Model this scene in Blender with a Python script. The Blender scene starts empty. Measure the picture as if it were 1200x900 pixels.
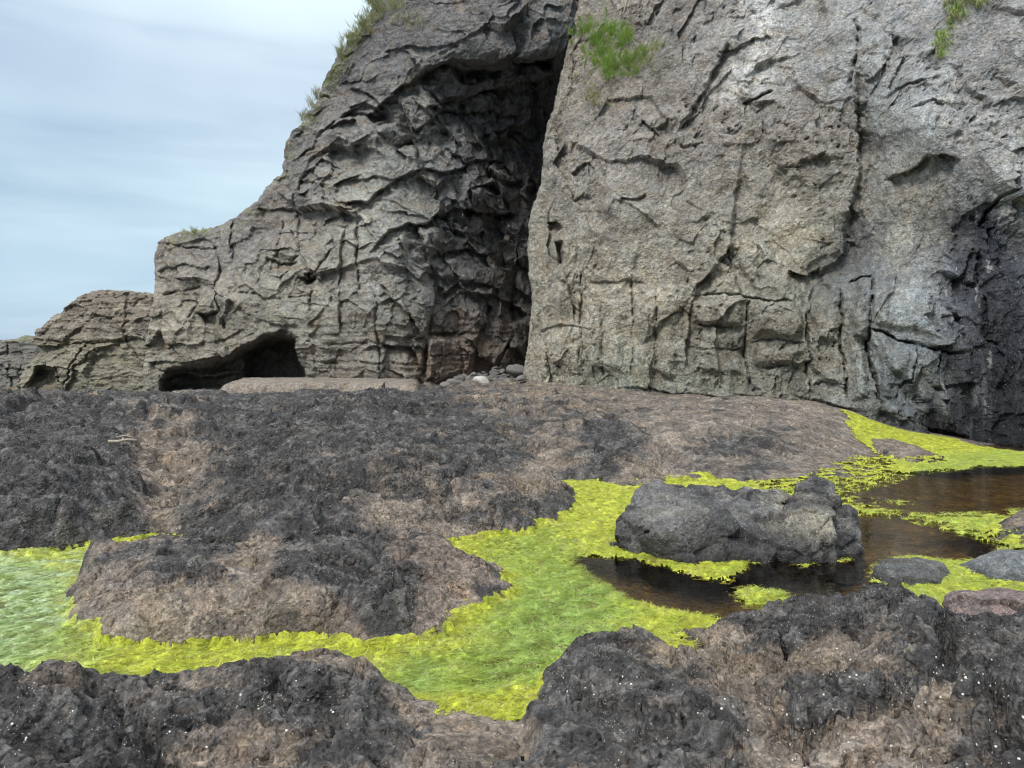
import bpy, math, random, time
import numpy as np
T0 = time.time()
DENOISE = True
rng = np.random.default_rng(7)
random.seed(7)
F = 866.0; CAMZ = 2.0; PITCH = math.atan(20 / F)
cP, sP = math.cos(PITCH), math.sin(PITCH)
COL = bpy.context.scene.collection

# ------------------------------------------------------------------ geometry of the view (metres)
def WD(px, py, D):
    a = (px - 600) / F; b = (450 - py) / F
    f = cP + b * sP; u = b * cP - sP
    return np.array([D * a / f, D, CAMZ + D * u / f])
def WZ(px, py, z):
    a = (px - 600) / F; b = (450 - py) / F
    f = cP + b * sP; u = b * cP - sP
    D = (z - CAMZ) * f / u
    return np.array([D * a / f, D, z])

# ------------------------------------------------------------------ noise
PERM = rng.permutation(256).astype(np.int32); PERM = np.concatenate([PERM, PERM, PERM])
_g = rng.normal(size=(256, 3)); GR3 = (_g / np.linalg.norm(_g, axis=1, keepdims=True)).astype(np.float32)
_a = rng.random(256) * 2 * np.pi; GR2 = np.stack([np.cos(_a), np.sin(_a)], 1).astype(np.float32)
RND = rng.random((256, 4)).astype(np.float32)
def fade(t): return t * t * t * (t * (t * 6 - 15) + 10)
def perlin3(x, y, z, seed=0):
    x = np.asarray(x, np.float32) + seed * 17.13; y = np.asarray(y, np.float32) + seed * 5.71; z = np.asarray(z, np.float32) - seed * 9.37
    fx, fy, fz = np.floor(x), np.floor(y), np.floor(z)
    X, Y, Z = fx.astype(np.int32) & 255, fy.astype(np.int32) & 255, fz.astype(np.int32) & 255
    x = x - fx; y = y - fy; z = z - fz
    u, v, w = fade(x), fade(y), fade(z)
    out = 0
    for i in (0, 1):
        A = PERM[(X + i) & 255]
        for j in (0, 1):
            B = PERM[A + ((Y + j) & 255)]
            for k in (0, 1):
                g = GR3[PERM[B + ((Z + k) & 255)]]
                d = g[..., 0] * (x - i) + g[..., 1] * (y - j) + g[..., 2] * (z - k)
                out = out + d * (u if i else 1 - u) * (v if j else 1 - v) * (w if k else 1 - w)
    return out * 1.6
def perlin2(x, y, seed=0):
    x = np.asarray(x, np.float32) + seed * 17.13; y = np.asarray(y, np.float32) + seed * 5.71
    fx, fy = np.floor(x), np.floor(y)
    X, Y = fx.astype(np.int32) & 255, fy.astype(np.int32) & 255
    x = x - fx; y = y - fy
    u, v = fade(x), fade(y)
    out = 0
    for i in (0, 1):
        A = PERM[(X + i) & 255]
        for j in (0, 1):
            g = GR2[PERM[A + ((Y + j) & 255)]]
            out = out + (g[..., 0] * (x - i) + g[..., 1] * (y - j)) * (u if i else 1 - u) * (v if j else 1 - v)
    return out * 1.5
def fbm2(x, y, octv=4, seed=0, gain=.5, ridged=False):
    a = 1.0; s = 0; tot = 0
    for o in range(octv):
        n = perlin2(x * 2.03 ** o, y * 2.03 ** o, seed + o * 3)
        if ridged: n = 1 - 2 * np.abs(n)
        s = s + a * n; tot += a; a *= gain
    return s / tot
def fbm3(x, y, z, octv=4, seed=0, gain=.5, ridged=False):
    a = 1.0; s = 0; tot = 0
    for o in range(octv):
        f = 2.03 ** o
        n = perlin3(x * f, y * f, z * f, seed + o * 3)
        if ridged: n = 1 - 2 * np.abs(n)
        s = s + a * n; tot += a; a *= gain
    return s / tot
def voro2(x, y, seed=0, jit=.9):
    """F1, F2, per-cell randoms (n,4), offset from the cell centre"""
    x = np.asarray(x, np.float32); y = np.asarray(y, np.float32)
    fx, fy = np.floor(x), np.floor(y)
    X, Y = fx.astype(np.int32), fy.astype(np.int32)
    f1 = np.full(x.shape, 9e9, np.float32); f2 = f1.copy()
    idx = np.zeros(x.shape, np.int32); ox = np.zeros_like(x); oy = np.zeros_like(x)
    for i in (-1, 0, 1):
        for j in (-1, 0, 1):
            h = PERM[PERM[(X + i + seed * 31) & 255] + ((Y + j + seed * 57) & 255)]
            r = RND[h]
            dx = x - (fx + i + .5 + (r[..., 0] - .5) * jit); dy = y - (fy + j + .5 + (r[..., 1] - .5) * jit)
            d = dx * dx + dy * dy
            m = d < f1
            f2 = np.where(m, f1, np.minimum(f2, d)); f1 = np.where(m, d, f1)
            idx = np.where(m, h, idx); ox = np.where(m, dx, ox); oy = np.where(m, dy, oy)
    return np.sqrt(f1), np.sqrt(f2), RND[(idx * 7 + 13) & 255], ox, oy
def facets(x, y, seed, tilt=1.0, crack=.12, cw=.06, off=.9):
    """broken-rock relief: every cell is a tilted plane with its own offset and a crack round it (in cell units)"""
    f1, f2, r, ox, oy = voro2(x, y, seed)
    h = (r[..., 0] - .5) * off + tilt * ((r[..., 1] - .5) * ox + (r[..., 2] - .5) * oy) * 1.6
    return h - crack * np.exp(-((f2 - f1) / cw) ** 2), f2 - f1, r
def sstep(a, b, x):
    t = np.clip((x - a) / (b - a), 0, 1); return t * t * (3 - 2 * t)
def lerp(a, b, t): return a + (b - a) * t
def lerp3(a, b, t): return np.asarray(a, np.float32) * (1 - t[..., None]) + np.asarray(b, np.float32) * t[..., None]

class RBF:
    def __init__(s, P, V, c=.05, smooth=0):
        s.P = np.asarray(P, float); V = np.asarray(V, float); s.c = c
        n = len(s.P); d = np.linalg.norm(s.P[:, None] - s.P[None], axis=2)
        A = np.zeros((n + 3, n + 3)); A[:n, :n] = -np.sqrt(d * d + c * c) - smooth * np.eye(n) * -1
        A[:n, n] = 1; A[:n, n + 1:] = s.P; A[n, :n] = 1; A[n + 1:, :n] = s.P.T
        b = np.zeros((n + 3,) + V.shape[1:]); b[:n] = V
        s.w = np.linalg.lstsq(A, b, rcond=None)[0].astype(np.float32); s.n = n
    def __call__(s, x, y):
        w = s.w; o = w[s.n] + x[..., None] * w[s.n + 1] + y[..., None] * w[s.n + 2] if w.ndim == 2 else w[s.n] + x * w[s.n + 1] + y * w[s.n + 2]
        for i in range(s.n):
            k = -np.sqrt((x - s.P[i, 0]) ** 2 + (y - s.P[i, 1]) ** 2 + s.c ** 2)
            o = o + (k[..., None] * w[i] if w.ndim == 2 else k * w[i])
        return o

def seg_near(x, y, P, closed=False):
    """distance to a polyline, nearest point, and index+t along it"""
    P = np.asarray(P, np.float32); n = len(P)
    best = np.full(x.shape, 1e18, np.float32); nx = np.zeros_like(x); ny = np.zeros_like(x); al = np.zeros_like(x)
    for i in range(n if closed else n - 1):
        a = P[i]; b = P[(i + 1) % n]; d = b - a; L = max(float(d @ d), 1e-12)
        t = np.clip(((x - a[0]) * d[0] + (y - a[1]) * d[1]) / L, 0, 1)
        qx = a[0] + t * d[0]; qy = a[1] + t * d[1]
        D = (x - qx) ** 2 + (y - qy) ** 2
        m = D < best
        best = np.where(m, D, best); nx = np.where(m, qx, nx); ny = np.where(m, qy, ny); al = np.where(m, i + t, al)
    return np.sqrt(best), nx, ny, al
def inside(x, y, P):
    P = np.asarray(P, np.float32); n = len(P); c = np.zeros(x.shape, bool)
    for i in range(n):
        x0, y0 = P[i]; x1, y1 = P[(i + 1) % n]
        if y0 == y1: continue
        m = ((y0 > y) != (y1 > y)) & (x < (x1 - x0) * (y - y0) / (y1 - y0) + x0)
        c ^= m
    return c
def sdist(x, y, P):
    d = seg_near(x, y, P, True)[0]
    return np.where(inside(x, y, P), d, -d)

# ------------------------------------------------------------------ mesh helpers
def setprops(o, label=None, cat=None, group=None, kind=None):
    for k, v in (('label', label), ('category', cat), ('group', group), ('kind', kind)):
        if v: o[k] = v
    return o
def mesh_obj(name, V, Q, mat, col=None, smooth=True, parent=None, crust=None):
    V = np.asarray(V, np.float32).reshape(-1, 3); Q = np.asarray(Q, np.int32)
    k = Q.shape[1]
    me = bpy.data.meshes.new(name)
    me.vertices.add(len(V)); me.vertices.foreach_set('co', V.ravel())
    me.loops.add(Q.size); me.loops.foreach_set('vertex_index', Q.ravel())
    me.polygons.add(len(Q)); me.polygons.foreach_set('loop_start', np.arange(0, Q.size, k, dtype=np.int32))
    me.polygons.foreach_set('use_smooth', np.full(len(Q), smooth, bool))
    if col is not None:
        c = np.ones((len(V), 4), np.float32); c[:, :col.shape[1]] = col
        at = me.color_attributes.new('tint', 'FLOAT_COLOR', 'POINT'); at.data.foreach_set('color', c.ravel())
    if crust is not None:
        at = me.attributes.new('crust', 'FLOAT', 'POINT'); at.data.foreach_set('value', np.ascontiguousarray(crust, np.float32).ravel())
    me.update(calc_edges=True)
    me.materials.append(mat)
    o = bpy.data.objects.new(name, me); COL.objects.link(o)
    if parent: o.parent = parent
    return o
def grid_quads(nr, nc, keep=None, flip=False):
    i = np.arange(nr * nc, dtype=np.int32).reshape(nr, nc)
    q = np.stack([i[:-1, :-1], i[:-1, 1:], i[1:, 1:], i[1:, :-1]], -1)
    if flip: q = q[..., ::-1]
    q = q.reshape(-1, 4)
    if keep is not None:
        k = keep.reshape(nr, nc)
        f = (k[:-1, :-1] | k[:-1, 1:] | k[1:, 1:] | k[1:, :-1]).ravel()
        q = q[f]
    return q
def compact(V, Q, col):
    u, inv = np.unique(Q, return_inverse=True)
    return V[u], inv.reshape(Q.shape), (col[u] if col is not None else None)

# ------------------------------------------------------------------ materials
class NT:
    def __init__(s, name):
        s.m = bpy.data.materials.new(name); s.m.use_nodes = True
        s.t = s.m.node_tree; s.t.nodes.clear()
        s.out = s.t.nodes.new('ShaderNodeOutputMaterial')
    def n(s, typ, ins=None, **kw):
        nd = s.t.nodes.new('ShaderNode' + typ)
        for k, v in kw.items(): setattr(nd, k, v)
        for k, v in (ins or {}).items(): s.set(nd, k, v)
        return nd
    def set(s, nd, k, v):
        sock = nd.inputs[k]
        if isinstance(v, bpy.types.NodeSocket): s.t.links.new(v, sock)
        else: sock.default_value = v
    def math(s, op, a, b=0.0, clamp=False):
        nd = s.n('Math', operation=op, use_clamp=clamp); s.set(nd, 0, a); s.set(nd, 1, b); return nd.outputs[0]
    def mix(s, f, a, b, blend='MIX'):
        nd = s.n('Mix', data_type='RGBA', blend_type=blend)
        s.set(nd, 0, f)
        for k, v in ((6, a), (7, b)):
            s.set(nd, k, v if isinstance(v, bpy.types.NodeSocket) else tuple(v) + (1,) * (4 - len(v)))
        return nd.outputs[2]
    def ramp(s, f, lo, hi, a=0.0, b=1.0):
        nd = s.n('MapRange', clamp=True, interpolation_type='SMOOTHSTEP'); s.set(nd, 0, f)
        for i, v in ((1, lo), (2, hi), (3, a), (4, b)): nd.inputs[i].default_value = v
        return nd.outputs[0]
    def noise(s, co, scale, detail=4, rough=.6, dist=0.0):
        nd = s.n('TexNoise', {'Vector': co, 'Scale': scale, 'Detail': detail, 'Roughness': rough, 'Distortion': dist}); return nd.outputs[0]
    def voro(s, co, scale, feature='F1'):
        nd = s.n('TexVoronoi', {'Vector': co, 'Scale': scale}, feature=feature); return nd

def rock_material(name, s1=6, s2=30, s3=110, contrast=.55, bump=(.05, .012, .004), specks=0.0, speck_scale=60, rough=.9, spec_col=(.62, .6, .55), pits=0.0, hue=(1.06, 1.0, .93), crusted=0):
    """tint (vertex attribute) times fine mineral grain, pale barnacle specks, grain and pit relief; alpha of tint = dryness"""
    N = NT(name)
    geo = N.n('TexCoord').outputs['Object']
    at = N.n('Attribute', attribute_name='tint')
    n1 = N.noise(geo, s1, 5, .65); n2 = N.noise(geo, s2, 5, .7); n3 = N.noise(geo, s3, 3, .7)
    m = N.math('ADD', N.math('MULTIPLY', n1, .9), N.math('MULTIPLY', n2, 1.0))
    m = N.math('ADD', m, N.math('MULTIPLY', n3, .9))
    # grains: every mineral clast or pebble has its own tone and stands a little proud
    wv = N.n('VectorMath', {0: geo, 1: N.n('VectorMath', {0: N.n('TexNoise', {'Vector': geo, 'Scale': s2 * .5, 'Detail': 2}).outputs[1], 'Scale': .35 / s2}, operation='SCALE').outputs[0]}, operation='ADD').outputs[0]
    va = N.voro(wv, s2 * 1.1); vb = N.voro(wv, s3 * .85)
    ga = N.n('SeparateColor', {0: va.outputs['Color']}).outputs[0]; gb = N.n('SeparateColor', {0: vb.outputs['Color']}).outputs[1]
    grain = N.math('ADD', N.math('MULTIPLY', N.math('POWER', ga, 2.0), .5), N.math('MULTIPLY', N.math('POWER', gb, 2.0), .55))
    g = N.math('MULTIPLY', N.ramp(m, 1.0, 1.8, 1 - contrast * .6, 1 + contrast * .7), N.math('ADD', N.math('MULTIPLY', grain, contrast * 1.3), 1 - contrast * .52))
    base = at.outputs['Color']
    if crusted:
        ck = N.n('Attribute', attribute_name='crust').outputs['Fac']
        flat = N.n('Mapping', {'Vector': geo, 'Scale': (1, 1.5, 1)}).outputs[0]
        nz = N.math('MULTIPLY', N.math('SUBTRACT', N.noise(flat, crusted, 9, .68), .5), 2.6)
        nz = N.math('ADD', nz, N.math('MULTIPLY', N.math('SUBTRACT', n2, .5), 1.1))
        tt = N.ramp(N.math('ADD', ck, nz), -.26, .16)
        lum = N.ramp(N.noise(flat, crusted * 2.3, 8, .72), .44, .66)
        blk = N.mix(lum, (.040, .037, .0365), (.150, .142, .136))
        brn = N.mix(1.0, base, N.mix(N.ramp(N.noise(flat, crusted * 1.7, 7, .7), .35, .65), (.6, .58, .57), (1.25, 1.22, 1.15)), 'MULTIPLY')
        base = N.mix(tt, brn, blk)
    col = N.mix(1.0, base, N.n('CombineColor', {0: g, 1: g, 2: g}).outputs[0], 'MULTIPLY')
    warm = N.ramp(N.noise(geo, s1 * .7, 4, .6), .4, .62)
    col = N.mix(warm, col, N.mix(1.0, col, hue, 'MULTIPLY'))
    hgt = N.math('MULTIPLY', n1, bump[0])
    hgt = N.math('ADD', hgt, N.math('MULTIPLY', n2, bump[1])); hgt = N.math('ADD', hgt, N.math('MULTIPLY', n3, bump[2]))
    dome = N.math('ADD', N.math('MULTIPLY', N.math('SUBTRACT', 1.0, va.outputs['Distance']), .42 / s2), N.math('MULTIPLY', N.math('SUBTRACT', 1.0, vb.outputs['Distance']), .42 / s3))
    hgt = N.math('ADD', hgt, N.math('MULTIPLY', dome, N.math('ADD', .4, n1)))
    if pits:
        v = N.voro(wv, s2 * 1.0).outputs['Distance']; where = N.ramp(N.noise(geo, s1 * .5, 3, .6), .4, .58)
        hgt = N.math('ADD', hgt, N.math('MULTIPLY', N.math('MULTIPLY', N.ramp(v, .05, .42), pits), where))
    if specks:
        v = N.voro(geo, speck_scale)
        pick = N.n('SeparateColor', {0: v.outputs['Color']}).outputs[0]
        clump = N.ramp(N.noise(geo, 3.1, 5, .75), .48, .66, 0, 1)
        on = N.math('LESS_THAN', N.math('ADD', v.outputs['Distance'], N.math('MULTIPLY', n3, .25)), .42)
        on = N.math('MULTIPLY', on, N.math('GREATER_THAN', N.math('ADD', pick, N.math('MULTIPLY', clump, specks)), 1.0))
        col = N.mix(N.math('MULTIPLY', on, .8), col, spec_col)
        hgt = N.math('ADD', hgt, N.math('MULTIPLY', on, .003))
    bp = N.n('Bump', {'Strength': 1.0, 'Distance': 1.0, 'Height': hgt})
    wet = at.outputs['Alpha']
    r = N.math('ADD', N.math('MULTIPLY', wet, rough - .15), N.math('ADD', N.math('MULTIPLY', n2, .10), .10))
    bs = N.n('BsdfPrincipled', {'Base Color': col, 'Roughness': r, 'Normal': bp.outputs[0], 'Specular IOR Level': .4})
    N.t.links.new(bs.outputs[0], N.out.inputs[0])
    return N.m

M_cliff = rock_material('cliff_rock', 3.2, 13, 42, .6, (.16, .07, .02), specks=.16, speck_scale=22, spec_col=(.55, .54, .5), pits=.02)
M_cliff_far = rock_material('headland_rock', 1.5, 7, 24, .5, (.2, .08, .02), specks=.12, speck_scale=9, spec_col=(.5, .5, .45))
M_shelf = rock_material('shelf_rock', 4, 11, 36, .7, (.11, .06, .012), specks=.16, speck_scale=34, rough=.72, pits=.04, spec_col=(.5, .48, .44), crusted=1.0)
M_crust = rock_material('crusted_rock', 8, 21, 64, .72, (.045, .028, .006), specks=.40, speck_scale=70, rough=.68, pits=.024, spec_col=(.46, .44, .39), crusted=1.7)
M_boulder = rock_material('boulder_rock', 7, 30, 100, .75, (.04, .022, .009), specks=.42, speck_scale=52, rough=.75, spec_col=(.5, .5, .46))
M_stone = rock_material('loose_stone', 3, 14, 60, .3, (.02, .008, .003))

def leafy_material(name, rough=.6, transl=.35, bumpy=0):
    N = NT(name)
    at = N.n('Attribute', attribute_name='tint')
    col = at.outputs['Color']
    bs_in = {'Base Color': col, 'Roughness': rough, 'Specular IOR Level': .3}
    if bumpy:
        geo = N.n('TexCoord').outputs['Object']
        mp = N.n('Mapping', {'Vector': geo, 'Scale': (1, 2.2, 1)}).outputs[0]
        h = N.math('ADD', N.math('MULTIPLY', N.noise(mp, 30, 4, .7, 1.2), .02), N.math('MULTIPLY', N.noise(geo, 120, 3, .7), .007))
        bs_in['Normal'] = N.n('Bump', {'Strength': 1.0, 'Distance': 1.0, 'Height': h}).outputs[0]
        g = N.ramp(N.noise(mp, 42, 4, .75, 1.0), .3, .7, .5, 1.35)
        bs_in['Base Color'] = N.mix(1.0, col, N.n('CombineColor', {0: g, 1: g, 2: g}).outputs[0], 'MULTIPLY')
    bs = N.n('BsdfPrincipled', bs_in)
    tr = N.n('BsdfTranslucent', {'Color': bs_in['Base Color']})
    mx = N.n('MixShader', {0: transl, 1: bs.outputs[0], 2: tr.outputs[0]})
    N.t.links.new(mx.outputs[0], N.out.inputs[0])
    return N.m
M_algae = leafy_material('algae_mat', .5, .1, 1)
M_strand = leafy_material('algae_strand', .45, .3)
M_grass = leafy_material('grass_blade', .6, .3)

def water_material():
    N = NT('pool_water')
    geo = N.n('TexCoord').outputs['Object']
    mp = N.n('Mapping', {'Vector': geo, 'Scale': (1, 1.6, 1)}).outputs[0]
    h = N.math('ADD', N.math('MULTIPLY', N.noise(mp, 4, 3, .6), .006), N.math('MULTIPLY', N.noise(mp, 26, 2, .6), .0005))
    nrm = N.n('Bump', {'Strength': 1.0, 'Distance': 1.0, 'Height': h}).outputs[0]
    fr = N.n('Fresnel', {'IOR': 1.333, 'Normal': nrm}).outputs[0]
    tr = N.n('BsdfTransparent', {'Color': (.82, .70, .46, 1)})
    gl = N.n('BsdfGlossy', {'Color': (1, 1, 1, 1), 'Roughness': .03, 'Normal': nrm})
    mx = N.n('MixShader', {0: fr, 1: tr.outputs[0], 2: gl.outputs[0]})
    N.t.links.new(mx.outputs[0], N.out.inputs[0])
    return N.m
M_water = water_material()
def simple_material(name, c1, c2, rough=.7, scale=20, bump=.004):
    N = NT(name); geo = N.n('TexCoord').outputs['Object']
    n = N.noise(geo, scale, 4, .6)
    bp = N.n('Bump', {'Strength': 1.0, 'Distance': 1.0, 'Height': N.math('MULTIPLY', n, bump)})
    bs = N.n('BsdfPrincipled', {'Base Color': N.mix(N.ramp(n, .35, .65), c1, c2), 'Roughness': rough, 'Normal': bp.outputs[0]})
    N.t.links.new(bs.outputs[0], N.out.inputs[0]); return N.m
M_sea = simple_material('sea_water', (.03, .06, .08), (.05, .09, .11), .15, .4, .15)
M_shell = simple_material('shell', (.75, .72, .66), (.55, .5, .45), .5, 90, .0005)
M_wood = simple_material('weathered_wood', (.42, .36, .28), (.2, .16, .12), .8, 60, .002)
M_twig = simple_material('dry_root', (.4, .35, .27), (.25, .21, .16), .8, 30, .002)

# ------------------------------------------------------------------ world, sun, camera
sc = bpy.context.scene
w = bpy.data.worlds.new('World'); sc.world = w; w.use_nodes = True
wt = w.node_tree; wt.nodes.clear()
class WN(NT):
    def __init__(s): s.t = wt
W_ = WN()
SUN_EL, SUN_AZ = math.radians(42), math.radians(-146)     # azimuth from +Y, negative = to the left
sky = W_.n('TexSky', sky_type='NISHITA', sun_disc=False, sun_elevation=SUN_EL, sun_rotation=SUN_AZ, air_density=1.0, dust_density=1.5)
gen = W_.n('TexCoord').outputs['Generated']
sep = W_.n('SeparateXYZ', {0: gen}); zz = sep.outputs['Z']
el = W_.math('MAXIMUM', zz, 0.0)
# cloud sheet: brightness grows towards the zenith as in any overcast sky
mp = W_.n('Mapping', {'Vector': gen, 'Scale': (1.0, 1.0, 7.0), 'Rotation': (0, 0, 0)}).outputs[0]
st = W_.noise(mp, 1.7, 5, .5, .4)
big = W_.noise(gen, 2.6, 3, .5)
grad = W_.n('ValToRGB', {0: W_.ramp(el, 0.0, 1.0)}).outputs[0]
lin = W_.n('MapRange', {0: el, 1: .0, 2: 1.0, 3: 0.0, 4: 1.0}, clamp=True).outputs[0]
rp = W_.n('ValToRGB', {0: lin}); cr = rp.color_ramp
cr.elements[0].position = 0.0; cr.elements[0].color = (3.3, 4.25, 5.4, 1)
cr.elements[1].position = 1.0; cr.elements[1].color = (13.5, 14.6, 16, 1)
for p_, c_ in ((.08, (3.3, 4.5, 5.6)), (.2, (3.7, 4.9, 5.85)), (.34, (3.5, 4.45, 5.6)), (.45, (5.2, 6.4, 7.2)), (.65, (9, 9.9, 10.8))):
    e = cr.elements.new(p_); e.color = c_ + (1,)
mod = W_.math('ADD', W_.ramp(st, .32, .68, .82, 1.18), W_.ramp(big, .35, .65, -.1, .1))
# brighter towards the cliff side of the view
mod = W_.math('MULTIPLY', mod, W_.n('MapRange', {0: sep.outputs['X'], 1: -.75, 2: -.1, 3: .93, 4: 1.15}, clamp=True).outputs[0])
cl = W_.mix(1.0, rp.outputs[0], W_.n('CombineColor', {0: mod, 1: W_.math('POWER', mod, .85), 2: W_.math('POWER', mod, .6)}).outputs[0], 'MULTIPLY')
colr = W_.mix(.9, sky.outputs[0], cl)
bg = W_.n('Background', {'Color': colr, 'Strength': .088})
wo = wt.nodes.new('ShaderNodeOutputWorld'); wt.links.new(bg.outputs[0], wo.inputs[0])

ld = bpy.data.lights.new('sun', 'SUN'); ld.energy = 1.5; ld.angle = math.radians(16); ld.color = (1, .96, .9)
sun = bpy.data.objects.new('sun', ld); COL.objects.link(sun)
import mathutils
sd = mathutils.Vector((math.sin(SUN_AZ) * math.cos(SUN_EL), math.cos(SUN_AZ) * math.cos(SUN_EL), math.sin(SUN_EL)))
sun.rotation_euler = sd.to_track_quat('Z', 'Y').to_euler()
cd = bpy.data.cameras.new('camera'); cam = bpy.data.objects.new('camera', cd); COL.objects.link(cam)
cam.location = (0, 0, CAMZ); cam.rotation_euler = (math.pi / 2 - PITCH, 0, 0)
cd.sensor_width = 36; cd.lens = F / 1200 * 36; cd.clip_start = .05; cd.clip_end = 9000
sc.camera = cam
sc.view_settings.view_transform = 'Standard'; sc.view_settings.look = 'None'; sc.view_settings.gamma = 1; sc.view_settings.exposure = 0.72
sc.cycles.max_bounces = 8; sc.cycles.transparent_max_bounces = 12
sc.cycles.use_denoising = DENOISE; sc.cycles.filter_width = 1.15

# ------------------------------------------------------------------ ground heights
def gp(px, py, z):
    p = WZ(px, py, z); return [p[0] / p[1], math.log(p[1]), z]
G = [gp(*t) for t in [
    (-120, 464, 1.1), (0, 464, 1.1), (100, 465, 1.12), (180, 463, 1.08), (260, 461, 1.05), (400, 460, 1.1), (480, 457, 1.15), (560, 453, 1.28),
    (612, 447, 1.4), (640, 448, 1.42), (720, 456, 1.22), (800, 462, 1.08), (880, 467, .98), (940, 472, .9), (1000, 483, .72), (1035, 495, .42),
    (1100, 510, .15), (1150, 520, .02), (1200, 527, -.1), (1300, 530, -.15),
    (0, 480, 1.12), (100, 482, 1.02), (200, 482, .95), (300, 480, 1.0), (400, 480, 1.0), (500, 474, 1.02), (600, 475, .95), (700, 480, .88), (800, 490, .78),
    (900, 490, .74), (950, 505, .5), (1000, 525, .14),
    (200, 508, .72), (300, 510, .78), (400, 510, .8), (500, 505, .8), (600, 510, .64), (700, 510, .6), (800, 520, .4), (900, 530, .24), (980, 540, .08),
    (700, 545, .2), (800, 545, .14), (880, 550, .05), (640, 560, .16), (560, 560, .2),
    (130, 528, .55), (190, 545, .4), (205, 580, .19), (170, 610, .08), (190, 632, .01), (0, 560, .3), (60, 600, .1),
    (400, 560, .2), (300, 600, .05), (400, 620, -.05), (500, 600, .05),
    (650, 568, .02), (740, 566, .02), (800, 563, .02), (860, 562, .01), (940, 558, .01), (1035, 556, 0.0),
    (700, 600, -.16), (700, 650, -.25), (620, 660, -.2), (600, 700, -.22), (600, 780, -.2), (900, 600, -.3), (900, 680, -.35), (800, 700, -.35), (1000, 690, -.35),
    (1080, 600, -.3), (1150, 570, -.25), (1200, 560, -.2), (1250, 620, -.2), (1100, 640, -.3), (1180, 625, -.12), (1150, 660, -.25),
    (1060, 545, -.1), (1100, 545, -.12), (1200, 540, -.12),
    (20, 700, -.22), (60, 660, -.12), (0, 760, -.25), (150, 740, -.25), (300, 760, -.25), (-200, 700, -.25), (-200, 600, .2),
    (440, 800, -.15), (540, 815, -.1), (545, 838, .04), (600, 838, .04), (560, 880, .16), (600, 905, .22), (100, 880, -.1), (300, 860, -.05), (1000, 760, -.25), (760, 800, -.1), (1180, 780, -.1),
]] + [[x / y, math.log(y), z] for x, y, z in [(-22, 44, .3), (-14, 48, .1), (-32, 60, -.1), (-40, 90, -.2), (0, 45, 1.4), (12, 40, .9), (30, 40, 0), (30, 20, 0), (0, 1.2, .35), (-1, 1.2, .3), (1.4, 1.2, .3), (3, 2.5, .2), (-3, 2.5, .2), (-1.5, .8, .3), (1.5, .8, .3)]]
G = np.array(G); GR = RBF(G[:, :2] * [1, .8], G[:, 2], .05)
def ground_base(x, y):
    y = np.maximum(y, .7)
    return GR(np.clip(x / y, -1.6, 1.6), np.log(y) * .8)

class Outcrop:
    def __init__(s, name, outline, inner, w=.35, detail=1.0, step=.012, seed=1, drop=1.6, warp=.06, terr=0):
        s.name = name
        s.out = np.array([WZ(*t) if len(t) == 3 else np.array(t[1:]) for t in outline])
        inn = np.array([WZ(*t) if len(t) == 3 else np.array(t[1:]) for t in inner])
        s.zo = RBF(s.out[:, :2], s.out[:, 2], .1); s.zi = RBF(inn[:, :2], inn[:, 2], .15)
        s.w, s.detail, s.step, s.seed, s.drop, s.warp = w, detail, step, seed, drop, warp; s.terr = terr
        s.lo = s.out[:, :2].min(0) - .45; s.hi = s.out[:, :2].max(0) + .45
    def height(s, x, y):
        xx = x + s.warp * fbm2(x * 3, y * 3, 3, s.seed + 40) * 1.6; yy = y + s.warp * fbm2(x * 3, y * 3, 3, s.seed + 60) * 1.6
        e = sdist(xx, yy, s.out[:, :2])
        t = np.clip(e / s.w, 0, 1)
        pr = np.sqrt(1 - (1 - t) ** 2) * .6 + .4 * t
        zo = s.zo(x, y); zi = s.zi(x, y)
        if s.terr:
            q = (zi + .12 * fbm2(x * .8, y * 1.1, 4, s.seed + 70)) / s.terr; k = np.floor(q)
            zi = lerp(zi, (k + sstep(.5, .95, q - k)) * s.terr, .7)
        return zo + (zi - zo) * pr - s.drop * np.clip(-e, 0, 3), e

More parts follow.
